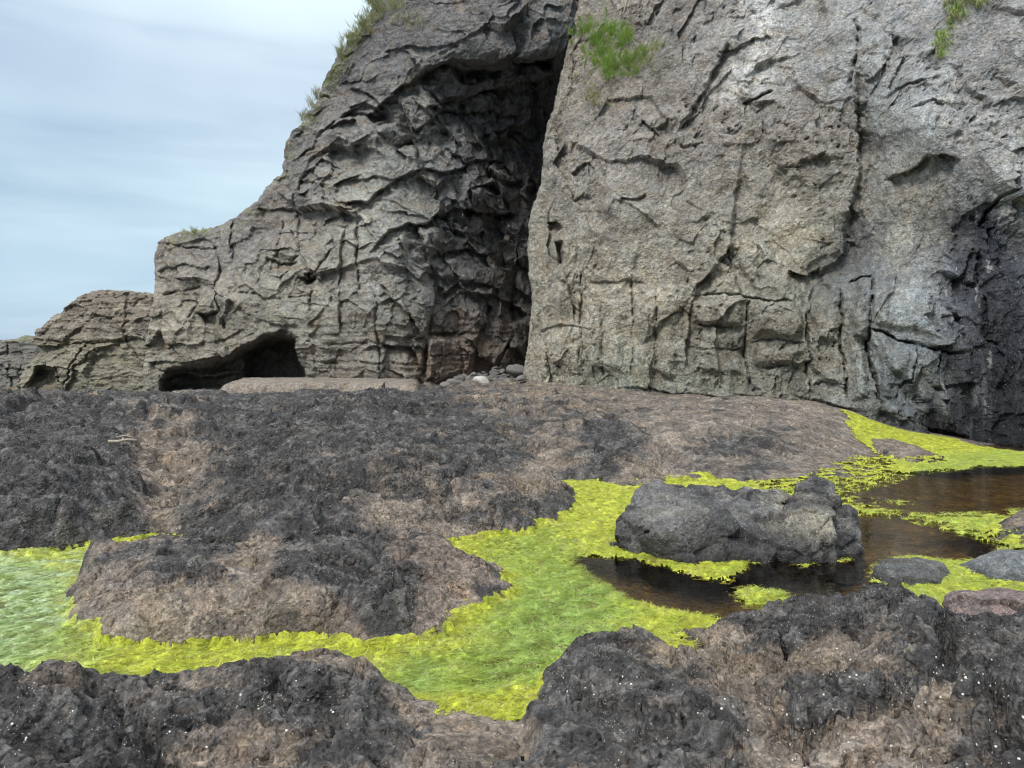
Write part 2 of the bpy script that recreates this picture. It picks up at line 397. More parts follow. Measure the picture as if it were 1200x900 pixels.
OUT = [
    Outcrop('left_mound', [(-260, 640, .1), (-100, 655, 0), (0, 656, 0), (60, 650, 0), (110, 641, 0), (160, 636, .02), (195, 622, .05), (214, 595, .12), (200, 560, .3), (165, 530, .52), (130, 515, .68), (60, 500, .8), (0, 496, .85), (-150, 496, .8), (-300, 520, .6)],
            [(-120, 520, .9), (0, 515, .98), (70, 520, .88), (120, 545, .66), (170, 575, .4), (185, 605, .2), (110, 600, .38), (40, 600, .42), (0, 560, .72), (80, 565, .6), (-100, 600, .4), (60, 628, .2), (140, 618, .2)], .7, 1.1, .015, 3, warp=.16, terr=.15),
    Outcrop('central_mass', [(232, 655, .12), (222, 625, .12), (208, 600, .14), (222, 575, .25), (245, 545, .42), (300, 515, .72), (370, 492, .9), (450, 480, .97), (530, 488, .88), (575, 510, .66), (640, 552, .24), (662, 580, .05), (677, 606, -.02), (640, 618, 0), (590, 630, 0), (520, 640, 0), (460, 655, .02), (380, 668, .05), (300, 668, .1)],
            [(245, 600, .34), (265, 570, .5), (300, 545, .68), (350, 520, .84), (420, 505, .93), (500, 505, .86), (560, 535, .56), (600, 565, .4), (645, 590, .2), (600, 605, .2), (540, 600, .3), (480, 580, .5), (420, 570, .6), (350, 580, .58), (300, 600, .46), (260, 630, .3), (350, 625, .36), (430, 615, .34), (500, 620, .22), (430, 545, .72)], .4, 1.0, .0135, 5, warp=.16, terr=.14),
    Outcrop('slab_rock', [(78, 722, 0), (90, 740, 0), (130, 757, 0), (200, 764, 0), (290, 758, 0), (345, 754, 0), (420, 758, 0), (500, 757, 0), (532, 745, 0), (545, 725, 0), (575, 712, 0), (606, 694, 0), (590, 672, .05), (545, 655, .08), (505, 640, .08), (440, 636, .2), (330, 640, .28), (200, 648, .22), (110, 652, .14), (80, 690, .05)],
            [(105, 690, .2), (140, 668, .3), (200, 664, .34), (270, 660, .38), (350, 655, .4), (430, 655, .36), (500, 665, .25), (560, 682, .16), (590, 690, .1), (530, 705, .18), (460, 700, .28), (400, 700, .26), (350, 690, .36), (300, 700, .34), (200, 710, .3), (130, 715, .24), (110, 728, .17), (200, 738, .2), (300, 738, .2), (400, 735, .18), (500, 732, .14)], .24, .85, .0095, 7, warp=.09, terr=.10),
    Outcrop('dark_foreground_rock', [(-120, 800, .0), (0, 800, .03), (40, 803, .03), (75, 790, .06), (110, 797, .05), (160, 801, .05), (215, 797, .05), (262, 785, .06), (300, 776, .06), (345, 766, .08), (400, 772, .08), (432, 790, .06), (450, 806, .05), (500, 824, .04), (540, 835, .04), (565, 855, .08), (575, 880, .15), (600, 920, .2), ('w', 0.1, 1.3, .3), ('w', -3.5, 1.3, .2)],
            [(0, 830, .18), (70, 812, .2), (150, 825, .16), (250, 810, .16), (345, 790, .2), (400, 800, .2), (430, 830, .14), (500, 850, .12), (300, 850, .2), (150, 870, .24), (0, 880, .3), (420, 890, .2), (520, 890, .18), ('w', -.4, 2, .3), ('w', -2, 2, .32), ('w', -1, 1.2, .3), ('w', -3, 1.2, .3)], .2, 1.3, .0080, 11, warp=.07),
    Outcrop('dark_near_right_rock', [(632, 850, .06), (634, 825, .03), (640, 792, .03), (655, 773, .04), (690, 761, .05), (745, 757, .06), (800, 772, .1), (850, 788, .16), (890, 815, .22), (905, 850, .28), (920, 900, .33), ('w', .9, 1.6, .4), ('w', .2, 1.3, .3), ('w', .05, 2.2, .22)],
            [(660, 800, .18), (700, 778, .24), (745, 772, .25), (800, 795, .27), (860, 825, .3), (880, 870, .36), (760, 850, .3), (680, 850, .2), (650, 880, .22), ('w', .5, 2, .38), ('w', .5, 1.3, .38)], .18, 1.3, .0080, 13, warp=.06),
    Outcrop('broad_right_rock', [(742, 760, .05), (775, 752, .05), (815, 738, .06), (850, 727, .08), (905, 718, .08), (960, 708, .1), (1000, 704, .1), (1060, 714, .1), (1095, 732, .1), (1150, 745, .1), (1185, 738, .1), (1230, 725, .1), (1300, 720, .1), ('w', 5, 3, .3), ('w', 3.4, 1.2, .4), ('w', .7, 1.2, .4), (900, 905, .3), (880, 840, .22), (830, 795, .12)],
            [(800, 760, .14), (850, 745, .2), (920, 735, .27), (985, 722, .32), (1050, 728, .3), (1120, 760, .26), (1200, 752, .34), (1200, 800, .46), (1100, 800, .36), (1000, 790, .36), (900, 790, .28), (870, 775, .16), (950, 850, .34), (1050, 860, .42), (1150, 880, .5), (1000, 900, .42), ('w', 1.5, 2, .5), ('w', 2.5, 1.8, .55), ('w', 4, 2.2, .5)], .24, 1.4, .0085, 17, warp=.07, terr=.09),
    Outcrop('low_pink_rock', [(1150, 628, 0), (1165, 617, 0), (1195, 608, 0), (1260, 605, 0), (1280, 630, 0), (1230, 645, 0), (1180, 638, 0)],
            [(1180, 620, .09), (1230, 618, .16), (1215, 630, .1)], .2, .5, .02, 19, warp=.03),
    Outcrop('ledge_rock', [(1014, 508, .30), (1045, 514, .20), (1078, 524, .08), (1104, 536, .0), (1108, 543, -.02), (1082, 544, -.01), (1052, 536, .06), (1028, 522, .18)],
            [(1040, 519, .22), (1070, 530, .12), (1095, 538, .05)], .3, .4, .03, 23, warp=.05),
]
BYN = {o.name: o for o in OUT}
def terrain(x, y, skip=()):
    h = ground_base(x, y)
    for o in OUT:
        if o.name in skip: continue
        m = (x > o.lo[0]) & (x < o.hi[0]) & (y > o.lo[1]) & (y < o.hi[1])
        if m.any():
            h[m] = np.maximum(h[m], o.height(x[m], y[m])[0])
    return h

def rocky(x, y, scale, seed):
    """relief of weathered, pitted volcanic rock, metres; scale 1 = foreground"""
    s = 1 / scale
    wx = x * s + .05 * fbm2(x * 9 * s, y * 9 * s, 2, seed); wy = y * s + .05 * fbm2(x * 9 * s, y * 9 * s, 2, seed + 5)
    f1, f2, r, ox, oy = voro2(wx * 2.2, wy * 3.0, seed); e = f2 - f1
    tilt = (r[..., 1] - .5) * ox + (r[..., 2] - .5) * oy
    g1, g2, r2, ox2, oy2 = voro2(wx * 7, wy * 8, seed + 2); e2 = g2 - g1
    tilt2 = (r2[..., 1] - .5) * ox2 + (r2[..., 2] - .5) * oy2
    on = sstep(-.1, .25, fbm2(wx * 1.1, wy * 1.1, 3, seed + 6))
    joint = -(.075 * np.exp(-(e / .07) ** 2) * on + .028 * np.exp(-(e2 / .12) ** 2) * sstep(-.1, .3, fbm2(wx * 2.3, wy * 2.3, 2, seed + 7)))
    big = fbm2(wx * 1.4, wy * 1.8, 4, seed + 9, .5)
    mid = fbm2(wx * 5, wy * 6, 3, seed + 12, .5, ridged=True)
    fine = fbm2(wx * 17, wy * 17, 1, seed + 17, .6)
    hollow = sstep(.2, .55, fbm2(wx * 4 + 3, wy * 5, 2, seed + 19, .5))
    return (.16 * tilt + .055 * tilt2 + joint + .09 * big + .026 * mid + .009 * fine - .05 * hollow) * scale, e, mid, fine

STEPS = [([(-60, 508, .9), (0, 503, .92), (60, 497, .9), (120, 505, .8), (168, 522, .6)], .10, .5), ([(0, 474, 1.1), (90, 477, 1.08), (200, 484, .95), (300, 480, 1.0)], .16, .8), ([(60, 488, .95), (150, 495, .85), (230, 500, .8)], .12, .6),
    ([(300, 503, .85), (380, 490, .95), (470, 486, 1.0), (540, 492, .9)], .12, .6), ([(370, 472, 1.05), (470, 478, 1.0), (570, 470, 1.0)], .12, .8), ([(520, 480, 1.0), (600, 486, .85), (690, 480, .88)], .08, .6), ([(225, 588, .36), (270, 574, .5), (330, 570, .55), (375, 585, .5)], .10, .22),
    ([(235, 628, .28), (300, 634, .34), (400, 628, .35), (470, 632, .2)], .10, .2), ([(290, 548, .68), (390, 556, .66), (470, 572, .52), (560, 578, .4)], .09, .3), ([(440, 518, .86), (520, 516, .8), (590, 540, .5)], .07, .3), ([(240, 556, .45), (300, 552, .62), (360, 545, .72)], .08, .25),
    ([(640, 512, .6), (690, 500, .65), (750, 520, .45), (812, 548, .12)], .09, .5), ([(790, 500, .62), (860, 506, .58), (920, 522, .35), (938, 545, .08)], .08, .5), ([(700, 470, .9), (800, 478, .85), (900, 476, .88)], .05, .6), ([(640, 555, .16), (720, 548, .18), (800, 552, .1)], .06, .4),
    ([(0, 560, .72), (60, 572, .6), (120, 590, .45), (180, 600, .3)], .08, .3), ([(40, 530, .85), (90, 545, .7), (130, 540, .66)], .08, .3), ([(0, 610, .38), (70, 615, .34), (150, 620, .2)], .07, .25),
    ([(760, 752, .12), (860, 752, .26), (940, 748, .32), (1040, 752, .36), (1120, 770, .42)], .05, .12), ([(780, 778, .16), (850, 800, .22), (895, 835, .25)], .06, .10), ([(905, 862, .36), (950, 835, .38), (1010, 828, .4), (1060, 795, .38), (1150, 805, .46), (1200, 820, .48)], .07, .12), ([(960, 880, .4), (1040, 862, .42), (1120, 868, .46)], .05, .1),
    ([(650, 812, .2), (730, 812, .28), (800, 822, .3), (850, 850, .33)], .06, .10), ([(0, 830, .2), (80, 832, .2), (150, 845, .2), (175, 880, .25)], .06, .10), ([(280, 800, .18), (340, 822, .18), (420, 818, .15)], .05, .10), ([(200, 860, .25), (300, 868, .24), (400, 878, .22)], .04, .1),
    ([(95, 700, .22), (160, 676, .32), (230, 672, .36), (300, 682, .37)], .03, .12), ([(350, 660, .38), (430, 662, .35), (500, 676, .24), (560, 690, .15)], .05, .12)]
# low domes of lava with a steep rim: centre (px, py, z), half-widths across and along (m), height
DOMES = [((300, 612, .42), .75, .55, .17), ((440, 522, .82), 1.5, 1.5, .16), ((722, 525, .5), 1.5, 1.6, .16), ((60, 545, .8), 1.7, 1.3, .16), ((585, 590, .28), .8, .8, .11), ((435, 702, .28), .36, .34, .09), ((330, 505, .8), 1.2, 1.2, .13), ((120, 600, .4), .9, .7, .13), ((870, 530, .35), 1.3, 1.5, .12),
    ((180, 478, 1.0), 2.6, 2.0, .16), ((450, 478, 1.0), 3.2, 2.2, .15), ((40, 485, 1.0), 2.2, 1.6, .15), ((980, 838, .4), .42, .3, .09), ((1150, 800, .42), .5, .4, .10), ((840, 850, .3), .32, .28, .08), ((80, 850, .22), .5, .35, .09), ((345, 800, .18), .4, .3, .06)]
def steps(x, y):
    h = np.zeros_like(x)
    for c, rx, ry, H in DOMES:
        c = WZ(*c); m = (np.abs(x - c[0]) < rx * 1.7) & (np.abs(y - c[1]) < ry * 1.7)
        if not m.any(): continue
        u = (x[m] - c[0]) / rx; v = (y[m] - c[1]) / ry; k = 1.6
        r = np.sqrt(u * u + v * v) + .38 * fbm2(u * k + c[0], v * k + c[1], 4, 411, .55)
        h[m] += H * np.where(r < 1, np.sqrt(np.clip(1 - r * r, 0, 1)) * .75 + .05, 0) - H * .45 * np.exp(-((r - 1.05) / .10) ** 2)
    for P, A, L in STEPS:
        W = np.array([WZ(*q)[:2] for q in P], np.float32)
        m = (x > W[:, 0].min() - 3 * L) & (x < W[:, 0].max() + 3 * L) & (y > W[:, 1].min() - 4 * L) & (y < W[:, 1].max() + 3 * L)
        if not m.any(): continue
        k = L * .9
        xx = x[m] + k * .5 * fbm2(x[m] / k / 2, y[m] / k / 2, 3, 401, .6); yy = y[m] + k * 1.1 * fbm2(x[m] / k / 2, y[m] / k / 2, 4, 404, .6)
        d, nx, ny, al = seg_near(xx, yy, W)
        i = np.clip(al.astype(int), 0, len(W) - 2)
        s = (W[i + 1, 0] - W[i, 0]) * (yy - ny) - (W[i + 1, 1] - W[i, 1]) * (xx - nx)
        tt = al / (len(W) - 1); en = sstep(0, .15, tt) * sstep(1, .85, tt)
        sd = np.where(s < 0, d, -d)
        h[m] += en * 2.1 * A * (np.where(sd > 0, -np.exp(-sd / L), 0) * sstep(0, .25 * L, sd) + .35 * np.exp(-np.abs(sd) / (L * .7)) * (sd <= 0) + .35 * sstep(.25 * L, 0, sd) * (sd > 0))
    return h

def to_px(x, y, z):
    fwd = y * cP - (z - CAMZ) * sP; up = y * sP + (z - CAMZ) * cP
    return 600 + F * x / fwd, 450 - F * up / fwd
DK = np.array([(0, 520, .95), (60, 560, .95), (120, 600, .9), (20, 630, .95), (150, 625, .6), (-100, 560, .9), (0, 475, .8), (100, 480, .8), (250, 475, .8), (380, 475, .75), (190, 540, .1), (150, 560, .7), (230, 520, .35), (180, 610, .35), (175, 590, .3),
 (300, 500, .75), (400, 500, .8), (500, 490, .75), (560, 520, .85), (620, 515, .55), (645, 535, .15), (720, 520, .9), (760, 545, .4), (650, 530, .25), (400, 560, .65), (300, 560, .78), (450, 590, .35), (550, 590, .4), (600, 590, .5), (650, 600, .7), (350, 600, .8), (280, 610, .85), (250, 640, .8), (480, 620, .3), (420, 530, .65),
 (100, 700, .15), (130, 680, .2), (200, 650, .7), (230, 652, .95), (300, 645, .35), (280, 690, .1), (200, 710, .12), (350, 665, .78), (400, 662, .8), (330, 720, .1), (375, 705, .1), (425, 682, .95), (460, 722, .9), (485, 700, .75), (420, 748, .3), (520, 690, .15), (560, 700, .2), (540, 665, .3), (592, 702, .6), (500, 742, .2), (450, 640, .45),
 (700, 460, .3), (800, 480, .25), (900, 480, .2), (950, 500, .2), (830, 510, .5), (720, 485, .55), (900, 520, .65), (870, 530, .75), (800, 545, .3), (950, 530, .25), (1000, 545, .3), (640, 460, .3), (560, 465, .45), (1050, 530, .2),
 (50, 850, .95), (150, 880, .95), (90, 815, .6), (250, 835, .55), (200, 815, .6), (345, 795, .9), (300, 850, .6), (400, 830, .8), (350, 885, .55), (450, 860, .6), (500, 870, .4), (560, 870, .08), (600, 860, .08), (600, 900, .1), (240, 895, .4), (0, 900, .9),
 (700, 800, .9), (800, 830, .9), (860, 850, .9), (700, 870, .85), (645, 840, .95), (860, 892, .35), (745, 780, .7), (820, 768, .12), (870, 798, .1), (897, 840, .15), (900, 738, .85), (980, 726, .85), (1060, 730, .85), (950, 775, .4), (1000, 785, .45), (940, 830, .95), (1000, 832, .95), (1060, 800, .5), (1100, 750, .85), (1180, 740, .85), (1160, 800, .9), (1180, 850, .85), (1000, 872, .15), (1080, 855, .25), (1100, 885, .3), (925, 890, .3), (1150, 895, .7), (830, 870, .85), (1300, 800, .8)], float)
DKR = RBF(DK[:, :2] / 100, DK[:, 2], .15)
def crust(x, y, t, seed, scale=1.0):
    """the black crust stands proud of the bare rock and is lumpy like clinker; bare rock is smoother"""
    s = 1 / scale
    wx = x + .012 * fbm2(x * 14 * s, y * 14 * s, 2, seed + 90); wy = y + .012 * fbm2(x * 14 * s, y * 14 * s, 2, seed + 93)
    a, a2, ra, _, _ = voro2(wx * 13 * s, wy * 15 * s, seed + 1); c, c2, rc, _, _ = voro2(wx * 34 * s, wy * 38 * s, seed + 2)
    return scale * t * (.020 + .034 * (.4 - a * a) * (.3 + 1.2 * ra[..., 0]) + .013 * (.4 - c * c) * (.4 + 1.2 * rc[..., 1])) + scale * .003 * (.4 - c * c)
def rock_tint(x, y, z, seed, scale=1.0, pink=(.225, .19, .163), blk=(.064, .060, .060)):
    """dark algal crust over paler brown rock; the patches follow the rock's own staining, not the light"""
    s = 1 / scale
    px, py = to_px(x, y, z)
    dk = DKR(np.clip(px, -150, 1350) / 100, np.clip(py, 455, 910) / 100) - .5
    rock_tint.t = sstep(-.25, .25, .8 * fbm2(x * 1.3 * s, y * 2.0 * s, 3, seed + 21, .5) + dk * 1.25)
    rock_tint.c = dk * 1.25 + .5 * fbm2(x * 1.3 * s, y * 2.0 * s, 3, seed + 21, .5)
    c = np.asarray(pink, np.float32) * (1 + .5 * fbm2(x * 2 * s, y * 2 * s, 3, seed + 31, .6)[..., None])
    ochre = sstep(.0, .45, fbm2(x * 1.6 * s, y * 1.6 * s, 3, seed + 35)) * .8
    c = lerp(c, c * np.array([1.04, 1.0, .86]), ochre[..., None])
    return np.clip(c, .004, 1)

PUD = WZ(203, 583, .2)
# shelf: fan-shaped grid, finest near the viewer
NA, NR = 1150, 1300
ang = np.radians(np.linspace(-57, 57, NA)); rr = np.exp(np.linspace(math.log(.8), math.log(120), NR))
A_, R_ = np.meshgrid(ang, rr)
X = (R_ * np.sin(A_)).astype(np.float32); Y = (R_ * np.cos(A_)).astype(np.float32)
Z = ground_base(X, Y)
bed = Z < -.04
sc1 = np.clip(Y / 9, .8, 3.0)
# detail size steps with distance
d1, e1, m1, f1 = rocky(X, Y, 1.0, 31)
d2, e2, m2, f2 = rocky(X, Y, 2.6, 37)
d3, e3, m3, f3 = rocky(X, Y, 5.5, 38)
far = sstep(5, 9, Y)
D = lerp(d1 * .8, d2 * .8, far) + .30 * d3 * far * (.4 + .6 * sstep(8, 14, Y)) - .35 * d2 * sstep(16, 26, Y)
mh = sstep(.1, .45, Z)
SLOPE = np.array([WZ(*t)[:2] for t in [(985, 481, .76), (1035, 490, .46), (1080, 503, .24), (1130, 517, .08), (1175, 527, .0), (1240, 532, 0), (1240, 545, 0), (1150, 548, 0), (1100, 551, 0), (1020, 552, .02), (1052, 541, .06), (1030, 524, .2), (1000, 505, .45)]])
seep = sstep(-1.2, .0, sdist(X, Y, SLOPE)); D = D * (1 - .85 * seep); mh = mh * (1 - seep)
smR = sstep(.5, 3.0, X - 0.04 * Y) * sstep(10, 12, Y)
Z = Z + lerp(.36, .2, sstep(14, 20, Y)) * fbm2(X * .42, Y * .7, 4, 73, .6) * mh * (1 - .55 * smR)
terr = (Z + .05 * fbm2(X * .7, Y * .9, 3, 71)) / .13
tz = (np.floor(terr) + sstep(.55, 1.0, terr - np.floor(terr))) * .13
smoothR = sstep(.5, 3.0, X - 0.04 * Y) * sstep(10, 12, Y)       # the right of the shelf is worn smooth
Z2 = lerp(Z, tz, .85 * mh * (1 - .75 * smoothR)) + D * lerp(.25, 1.0, sstep(-.1, .3, Z)) * (1 - .45 * smoothR) + steps(X, Y)
Z2 = Z2 - .16 * np.exp(-(((X - PUD[0]) / .3) ** 2 + ((Y - PUD[1]) / .35) ** 2))
col = rock_tint(X, Y, Z2, 41, 1.8)
ckf = np.where(Z2 < -.03, -3, rock_tint.c)
Z2 = Z2 + crust(X, Y, rock_tint.t, 45, 3.2) * sstep(-.1, .1, Z) * sstep(18, 12, Y)
ckf = ckf - .15 * smoothR
sr = smoothR[..., None] * .5
smoothcol = np.array([.215, .192, .175]) * (1 + .6 * fbm2(X * .6, Y * 1.6, 5, 44, .65)[..., None])
col = lerp(col, smoothcol, sr)
gul = np.exp(-(((X + 5.2) / 1.0) ** 2 + ((Y - 11.2) / 1.8) ** 2))[..., None]
col = lerp(col, np.array([.20, .165, .135]) * (1 + .4 * f1[..., None]), np.clip(gul * .8, 0, .7))
bedc = np.array([.20, .155, .07]) * (1 + .5 * f1[..., None])
col = lerp(col, bedc, sstep(0.0, -.1, Z2)[..., None])
alpha = sstep(.0, .10, Z2)
V = np.stack([X, Y, Z2], -1).reshape(-1, 3)
shelf = mesh_obj('rock_shelf', V, grid_quads(NR, NA), M_shelf, np.concatenate([col, alpha[..., None]], -1).reshape(-1, 4), crust=ckf)
setprops(shelf, 'broad dark and pinkish-brown rock shelf sloping from the cliff to the pools', None, None, 'structure')
print('shelf', time.time() - T0)

labels = {
    'left_mound': ('black rough rock mound left of the sandy gully, above the left strip of algae', 'rock_outcrop', .30),
    'central_mass': ('big black and brown rock hump mid-shelf with its point in the algae', 'rock_outcrop', .05),
    'slab_rock': ('brown rounded slab rock ringed by yellow algae, left of the green pool', 'rock_outcrop', -.16),
    'dark_foreground_rock': ('black knobbly rock filling the bottom left corner in front of the algae', 'rock_outcrop', .12),
    'dark_near_right_rock': ('black pitted rock with a rounded top at the bottom, right of the sandy gap', 'rock_outcrop', .22),
    'broad_right_rock': ('wide shell-flecked dark rock in the bottom right corner below the pool', 'rock_outcrop', .02),
    'low_pink_rock': ('low pinkish rock at the right edge, ringed by floating algae', 'rock_outcrop', -.4),
    'ledge_rock': ('long bare grey-pink rock lying between two strips of algae at the cliff foot', 'rock_outcrop', -.2),
}
def dipfield(o, x, y, h):
    """named creases of single outcrops, as polylines in the photograph on the rock's surface"""
    return h
CREASE = {
    'slab_rock': ([[(405, 682, .33), (392, 700, .28), (360, 728, .18), (338, 752, .02)], .035, .12], [[(405, 682, .33), (440, 655, .36), (450, 640, .3)], .03, .06], [[(470, 668, .3), (484, 690, .25), (478, 712, .22)], .02, .05], [[(210, 668, .33), (196, 690, .28), (150, 704, .26)], .02, .04], [[(540, 700, .18), (520, 722, .15), (525, 744, .05)], .02, .06]),
    'central_mass': ([[(240, 632, .28), (330, 640, .34), (440, 632, .2), (520, 628, .1)], .06, .10], [[(230, 600, .3), (300, 600, .46), (380, 585, .55), (440, 560, .62), (560, 560, .4)], .05, .09], [[(300, 530, .78), (380, 545, .7), (470, 535, .74), (560, 548, .5)], .05, .08]),
    'broad_right_rock': ([[(800, 765, .14), (870, 790, .16), (895, 830, .22), (905, 850, .28)], .06, .10], [[(900, 850, .34), (950, 830, .38), (1010, 825, .38), (1060, 790, .36), (1130, 800, .4)], .05, .09], [[(960, 760, .3), (980, 790, .34), (1040, 800, .38)], .03, .06], [[(1107, 725, .25), (1110, 760, .3), (1150, 800, .42), (1190, 850, .5)], .04, .08]),
    'dark_foreground_rock': ([[(100, 800, .12), (160, 840, .2), (180, 880, .25), (170, 910, .3)], .04, .09], [[(290, 780, .12), (330, 820, .18), (420, 830, .15)], .03, .06]),
    'dark_near_right_rock': ([[(650, 810, .2), (740, 815, .27), (840, 840, .3)], .03, .06],),
    'left_mound': ([[(60, 525, .9), (100, 560, .62), (60, 600, .42), (0, 610, .4)], .05, .09],),
}
REDGES = []
for o in OUT:
    nx = int((o.hi[0] - o.lo[0]) / o.step); ny = int((o.hi[1] - o.lo[1]) / (o.step * 1.25))
    xs = np.linspace(o.lo[0], o.hi[0], nx).astype(np.float32)
    ys = np.linspace(o.lo[1], o.hi[1], ny).astype(np.float32)
    x, y = np.meshgrid(xs, ys)
    h, e = o.height(x, y)
    sc_ = {'left_mound': 1.6, 'central_mass': 1.5}.get(o.name, 1.0)
    d, ee, mm, ff = rocky(x, y, sc_, o.seed)
    for (pl, wd, dp) in CREASE.get(o.name, ()):
        P = np.array([WZ(*t)[:2] for t in pl])
        wob = .04 * fbm2(x * 5, y * 5, 3, 88)
        q = seg_near(x + wob, y + wob, P)[0]
        d = d - 1.5 * dp * np.exp(-(q / wd) ** 2)
    near = sstep(-.02, .25, e)
    h2 = h + d * o.detail * lerp(.4, 1, near) + (steps(x, y) - (.085 if o.name == 'broad_right_rock' else .025 if o.name == 'dark_foreground_rock' else .05 if o.name != 'slab_rock' else .01)) * near
    # sideways relief so that steep sides are rough too
    sx = .015 * o.detail * fbm3(x * 7, y * 7, h * 7, 2, o.seed + 50, .6); sy = .015 * o.detail * fbm3(x * 7, y * 7, h * 7, 2, o.seed + 53, .6)
    gb = ground_base(x, y)
    keep = (h2 > gb - .22) & (e > -.42)
    colr = rock_tint(x, y, h2, o.seed, 1.0 if sc_ == 1 else 1.5)
    ckk = rock_tint.c
    h2 = h2 + crust(x, y, rock_tint.t, o.seed, 1.0 if sc_ == 1 else 1.4) * o.detail * near
    if o.name == 'slab_rock':
        rt = sstep(-1.6, -1.0, x)[..., None] * .35; colr = lerp(colr, colr * np.array([1.12, .95, .95]), rt)
    if o.name == 'central_mass':
        red = np.exp(-(((x - .35) / .6) ** 2 + ((y - 9.2) / .5) ** 2)); colr = lerp(colr, np.array([.20, .10, .09]), (red * .55 * sstep(0, .4, fbm2(x * 6, y * 6, 3, 99)))[..., None])
    alpha = sstep(.0, .07, h2)
    colr = colr * lerp(.45, 1, sstep(-.02, .05, h2 + .015 * mm))[..., None]     # the wet tide line
    Vv = np.stack([x + sx, y + sy, h2], -1).reshape(-1, 3)
    Q = grid_quads(ny, nx, keep)
    Vv, Q, cc = compact(Vv, Q, np.concatenate([colr, alpha[..., None], ckk[..., None]], -1).reshape(-1, 5))
    ob = mesh_obj('rock_outcrop', Vv, Q, M_crust, cc[:, :4], crust=cc[:, 4])
    setprops(ob, labels[o.name][0], 'rock', 'bedrock outcrops round the pools')
print('outcrops', time.time() - T0)
# ------------------------------------------------------------------ cliffs
def signed_line(px, py, P, fadeend=True):
    """distance to the polyline, side (+ = below / right-hand side of travel in the picture), end fade"""
    d, nx, ny, al = seg_near(px, py, P)
    P = np.asarray(P, np.float32); i = np.clip(al.astype(int), 0, len(P) - 2)
    dx = P[i + 1, 0] - P[i, 0]; dy = P[i + 1, 1] - P[i, 1]
    s = dx * (py - ny) - dy * (px - nx)
    tt = al / (len(P) - 1)
    ends = sstep(0, .12, tt) * sstep(1, .88, tt) if fadeend else 1.0
    return d, np.sign(s), ends, tt
class Sheet:
    """a rock face: base distance from control points, plus joints, ledges and hollows"""
    def __init__(s, ctrl, scarps=(), cracks=(), patches=()):
        c = np.array(ctrl, float); s.r = RBF(c[:, :2] / 100, c[:, 2], .08)
        s.sc, s.cr, s.pa = scarps, cracks, patches
    def depth(s, px, py, soft=False):
        D = s.r(px / 100, py / 100)
        wx = px + 5 * fbm2(px / 22, py / 22, 4, 61, .6); wy = py + 5 * fbm2(px / 22, py / 22, 4, 67, .6)
        for P, A, L in s.sc:
            L = L * 1.5; A = A * .9
            P_ = np.array(P); m = (px > P_[:, 0].min() - 4 * L) & (px < P_[:, 0].max() + 4 * L) & (py > P_[:, 1].min() - 4 * L) & (py < P_[:, 1].max() + 4 * L)
            if not m.any(): continue
            d, sg, en, tt = signed_line(wx[m], wy[m], P)
            D[m] += np.where(sg > 0, A * np.exp(-d / L) * sstep(0, 2.0, d), -.10 * A * np.exp(-d / (L * .8))) * en * (.55 + .45 * sstep(-.3, .2, fbm2(px[m] / 25, py[m] / 25, 3, int(P_[0, 0]) % 50)))
        for P, W, A in s.cr:
            P_ = np.array(P); m = (px > P_[:, 0].min() - 15) & (px < P_[:, 0].max() + 15) & (py > P_[:, 1].min() - 15) & (py < P_[:, 1].max() + 15)
            if not m.any(): continue
            d, sg, en, tt = signed_line(wx[m], wy[m], P)
            D[m] += A * np.exp(-(d / W) ** 2) * np.clip(en, 0, 1) * (.25 + .75 * sstep(-.4, .15, fbm2(px[m] / 16, py[m] / 16, 3, int(P_[0, 0]) % 50)))
        for P, A, S in s.pa:
            P_ = np.array(P); m = (px > P_[:, 0].min() - 15) & (px < P_[:, 0].max() + 15) & (py > P_[:, 1].min() - 15) & (py < P_[:, 1].max() + 15)
            if not m.any(): continue
            D[m] += A * sstep(0, 1, np.clip(sdist(wx[m], wy[m], P) / S, 0, 1))
        return D

def build_sheet(name, sheet, outline, box, step, relief, tint, mat, label, edge_noise=2.2, round_px=7, round_m=.5, back=9.0, backx=0.0):
    px, py = np.meshgrid(np.arange(box[0], box[2], step, dtype=np.float32), np.arange(box[3], box[1], -step, dtype=np.float32))
    nr, nc = px.shape
    O = np.asarray(outline, np.float32)
    d, nx, ny, al = seg_near(px, py, O, True)
    en = edge_noise * fbm2(px / 9, py / 9, 4, 77, .65) + edge_noise * 1.2 * fbm2(px / 30, py / 30, 2, 78)
    s = np.where(inside(px, py, O), d, -d) + en
    out = s < 0
    # points past the outline fold onto it and run back, giving the block its flank and top
    ux = np.where(d > 1e-3, (nx - px) / np.maximum(d, 1e-3), 0) * np.where(inside(px, py, O), -1, 1); uy = np.where(d > 1e-3, (ny - py) / np.maximum(d, 1e-3), 0) * np.where(inside(px, py, O), -1, 1)
    qx = np.where(out, px + ux * (-s), px); qy = np.where(out, py + uy * (-s), py)
    D = sheet.depth(qx, qy)
    t = np.clip(s / round_px, 0, 1); D = D + round_m * (1 - np.sqrt(1 - (1 - t) ** 2))
    a = (qx - 600) / F; b = (450 - qy) / F; f = cP + b * sP; u = b * cP - sP
    X = D * a / f; Z = CAMZ + D * u / f; Yv = D.copy()
    bk = np.clip(-s, 0, 14) / 14 * back
    Yv = Yv + bk; X = X + backx * bk
    dy, dz = relief(X, Z, Yv, qx, qy)
    am = np.where(out, .6, 1)
    Yv = Yv + dy * am; Z = Z + dz * am - bk * .04
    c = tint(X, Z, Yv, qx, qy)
    V = np.stack([X, Yv, Z], -1).reshape(-1, 3)
    keep = (s > -15)
    Q = grid_quads(nr, nc, None)
    kf = keep.ravel()[Q].all(1); Q = Q[kf]
    V, Q, c = compact(V, Q, c.reshape(-1, 4))
    o = mesh_obj(name, V, Q, mat, c)
    return setprops(o, label, None, None, 'structure')

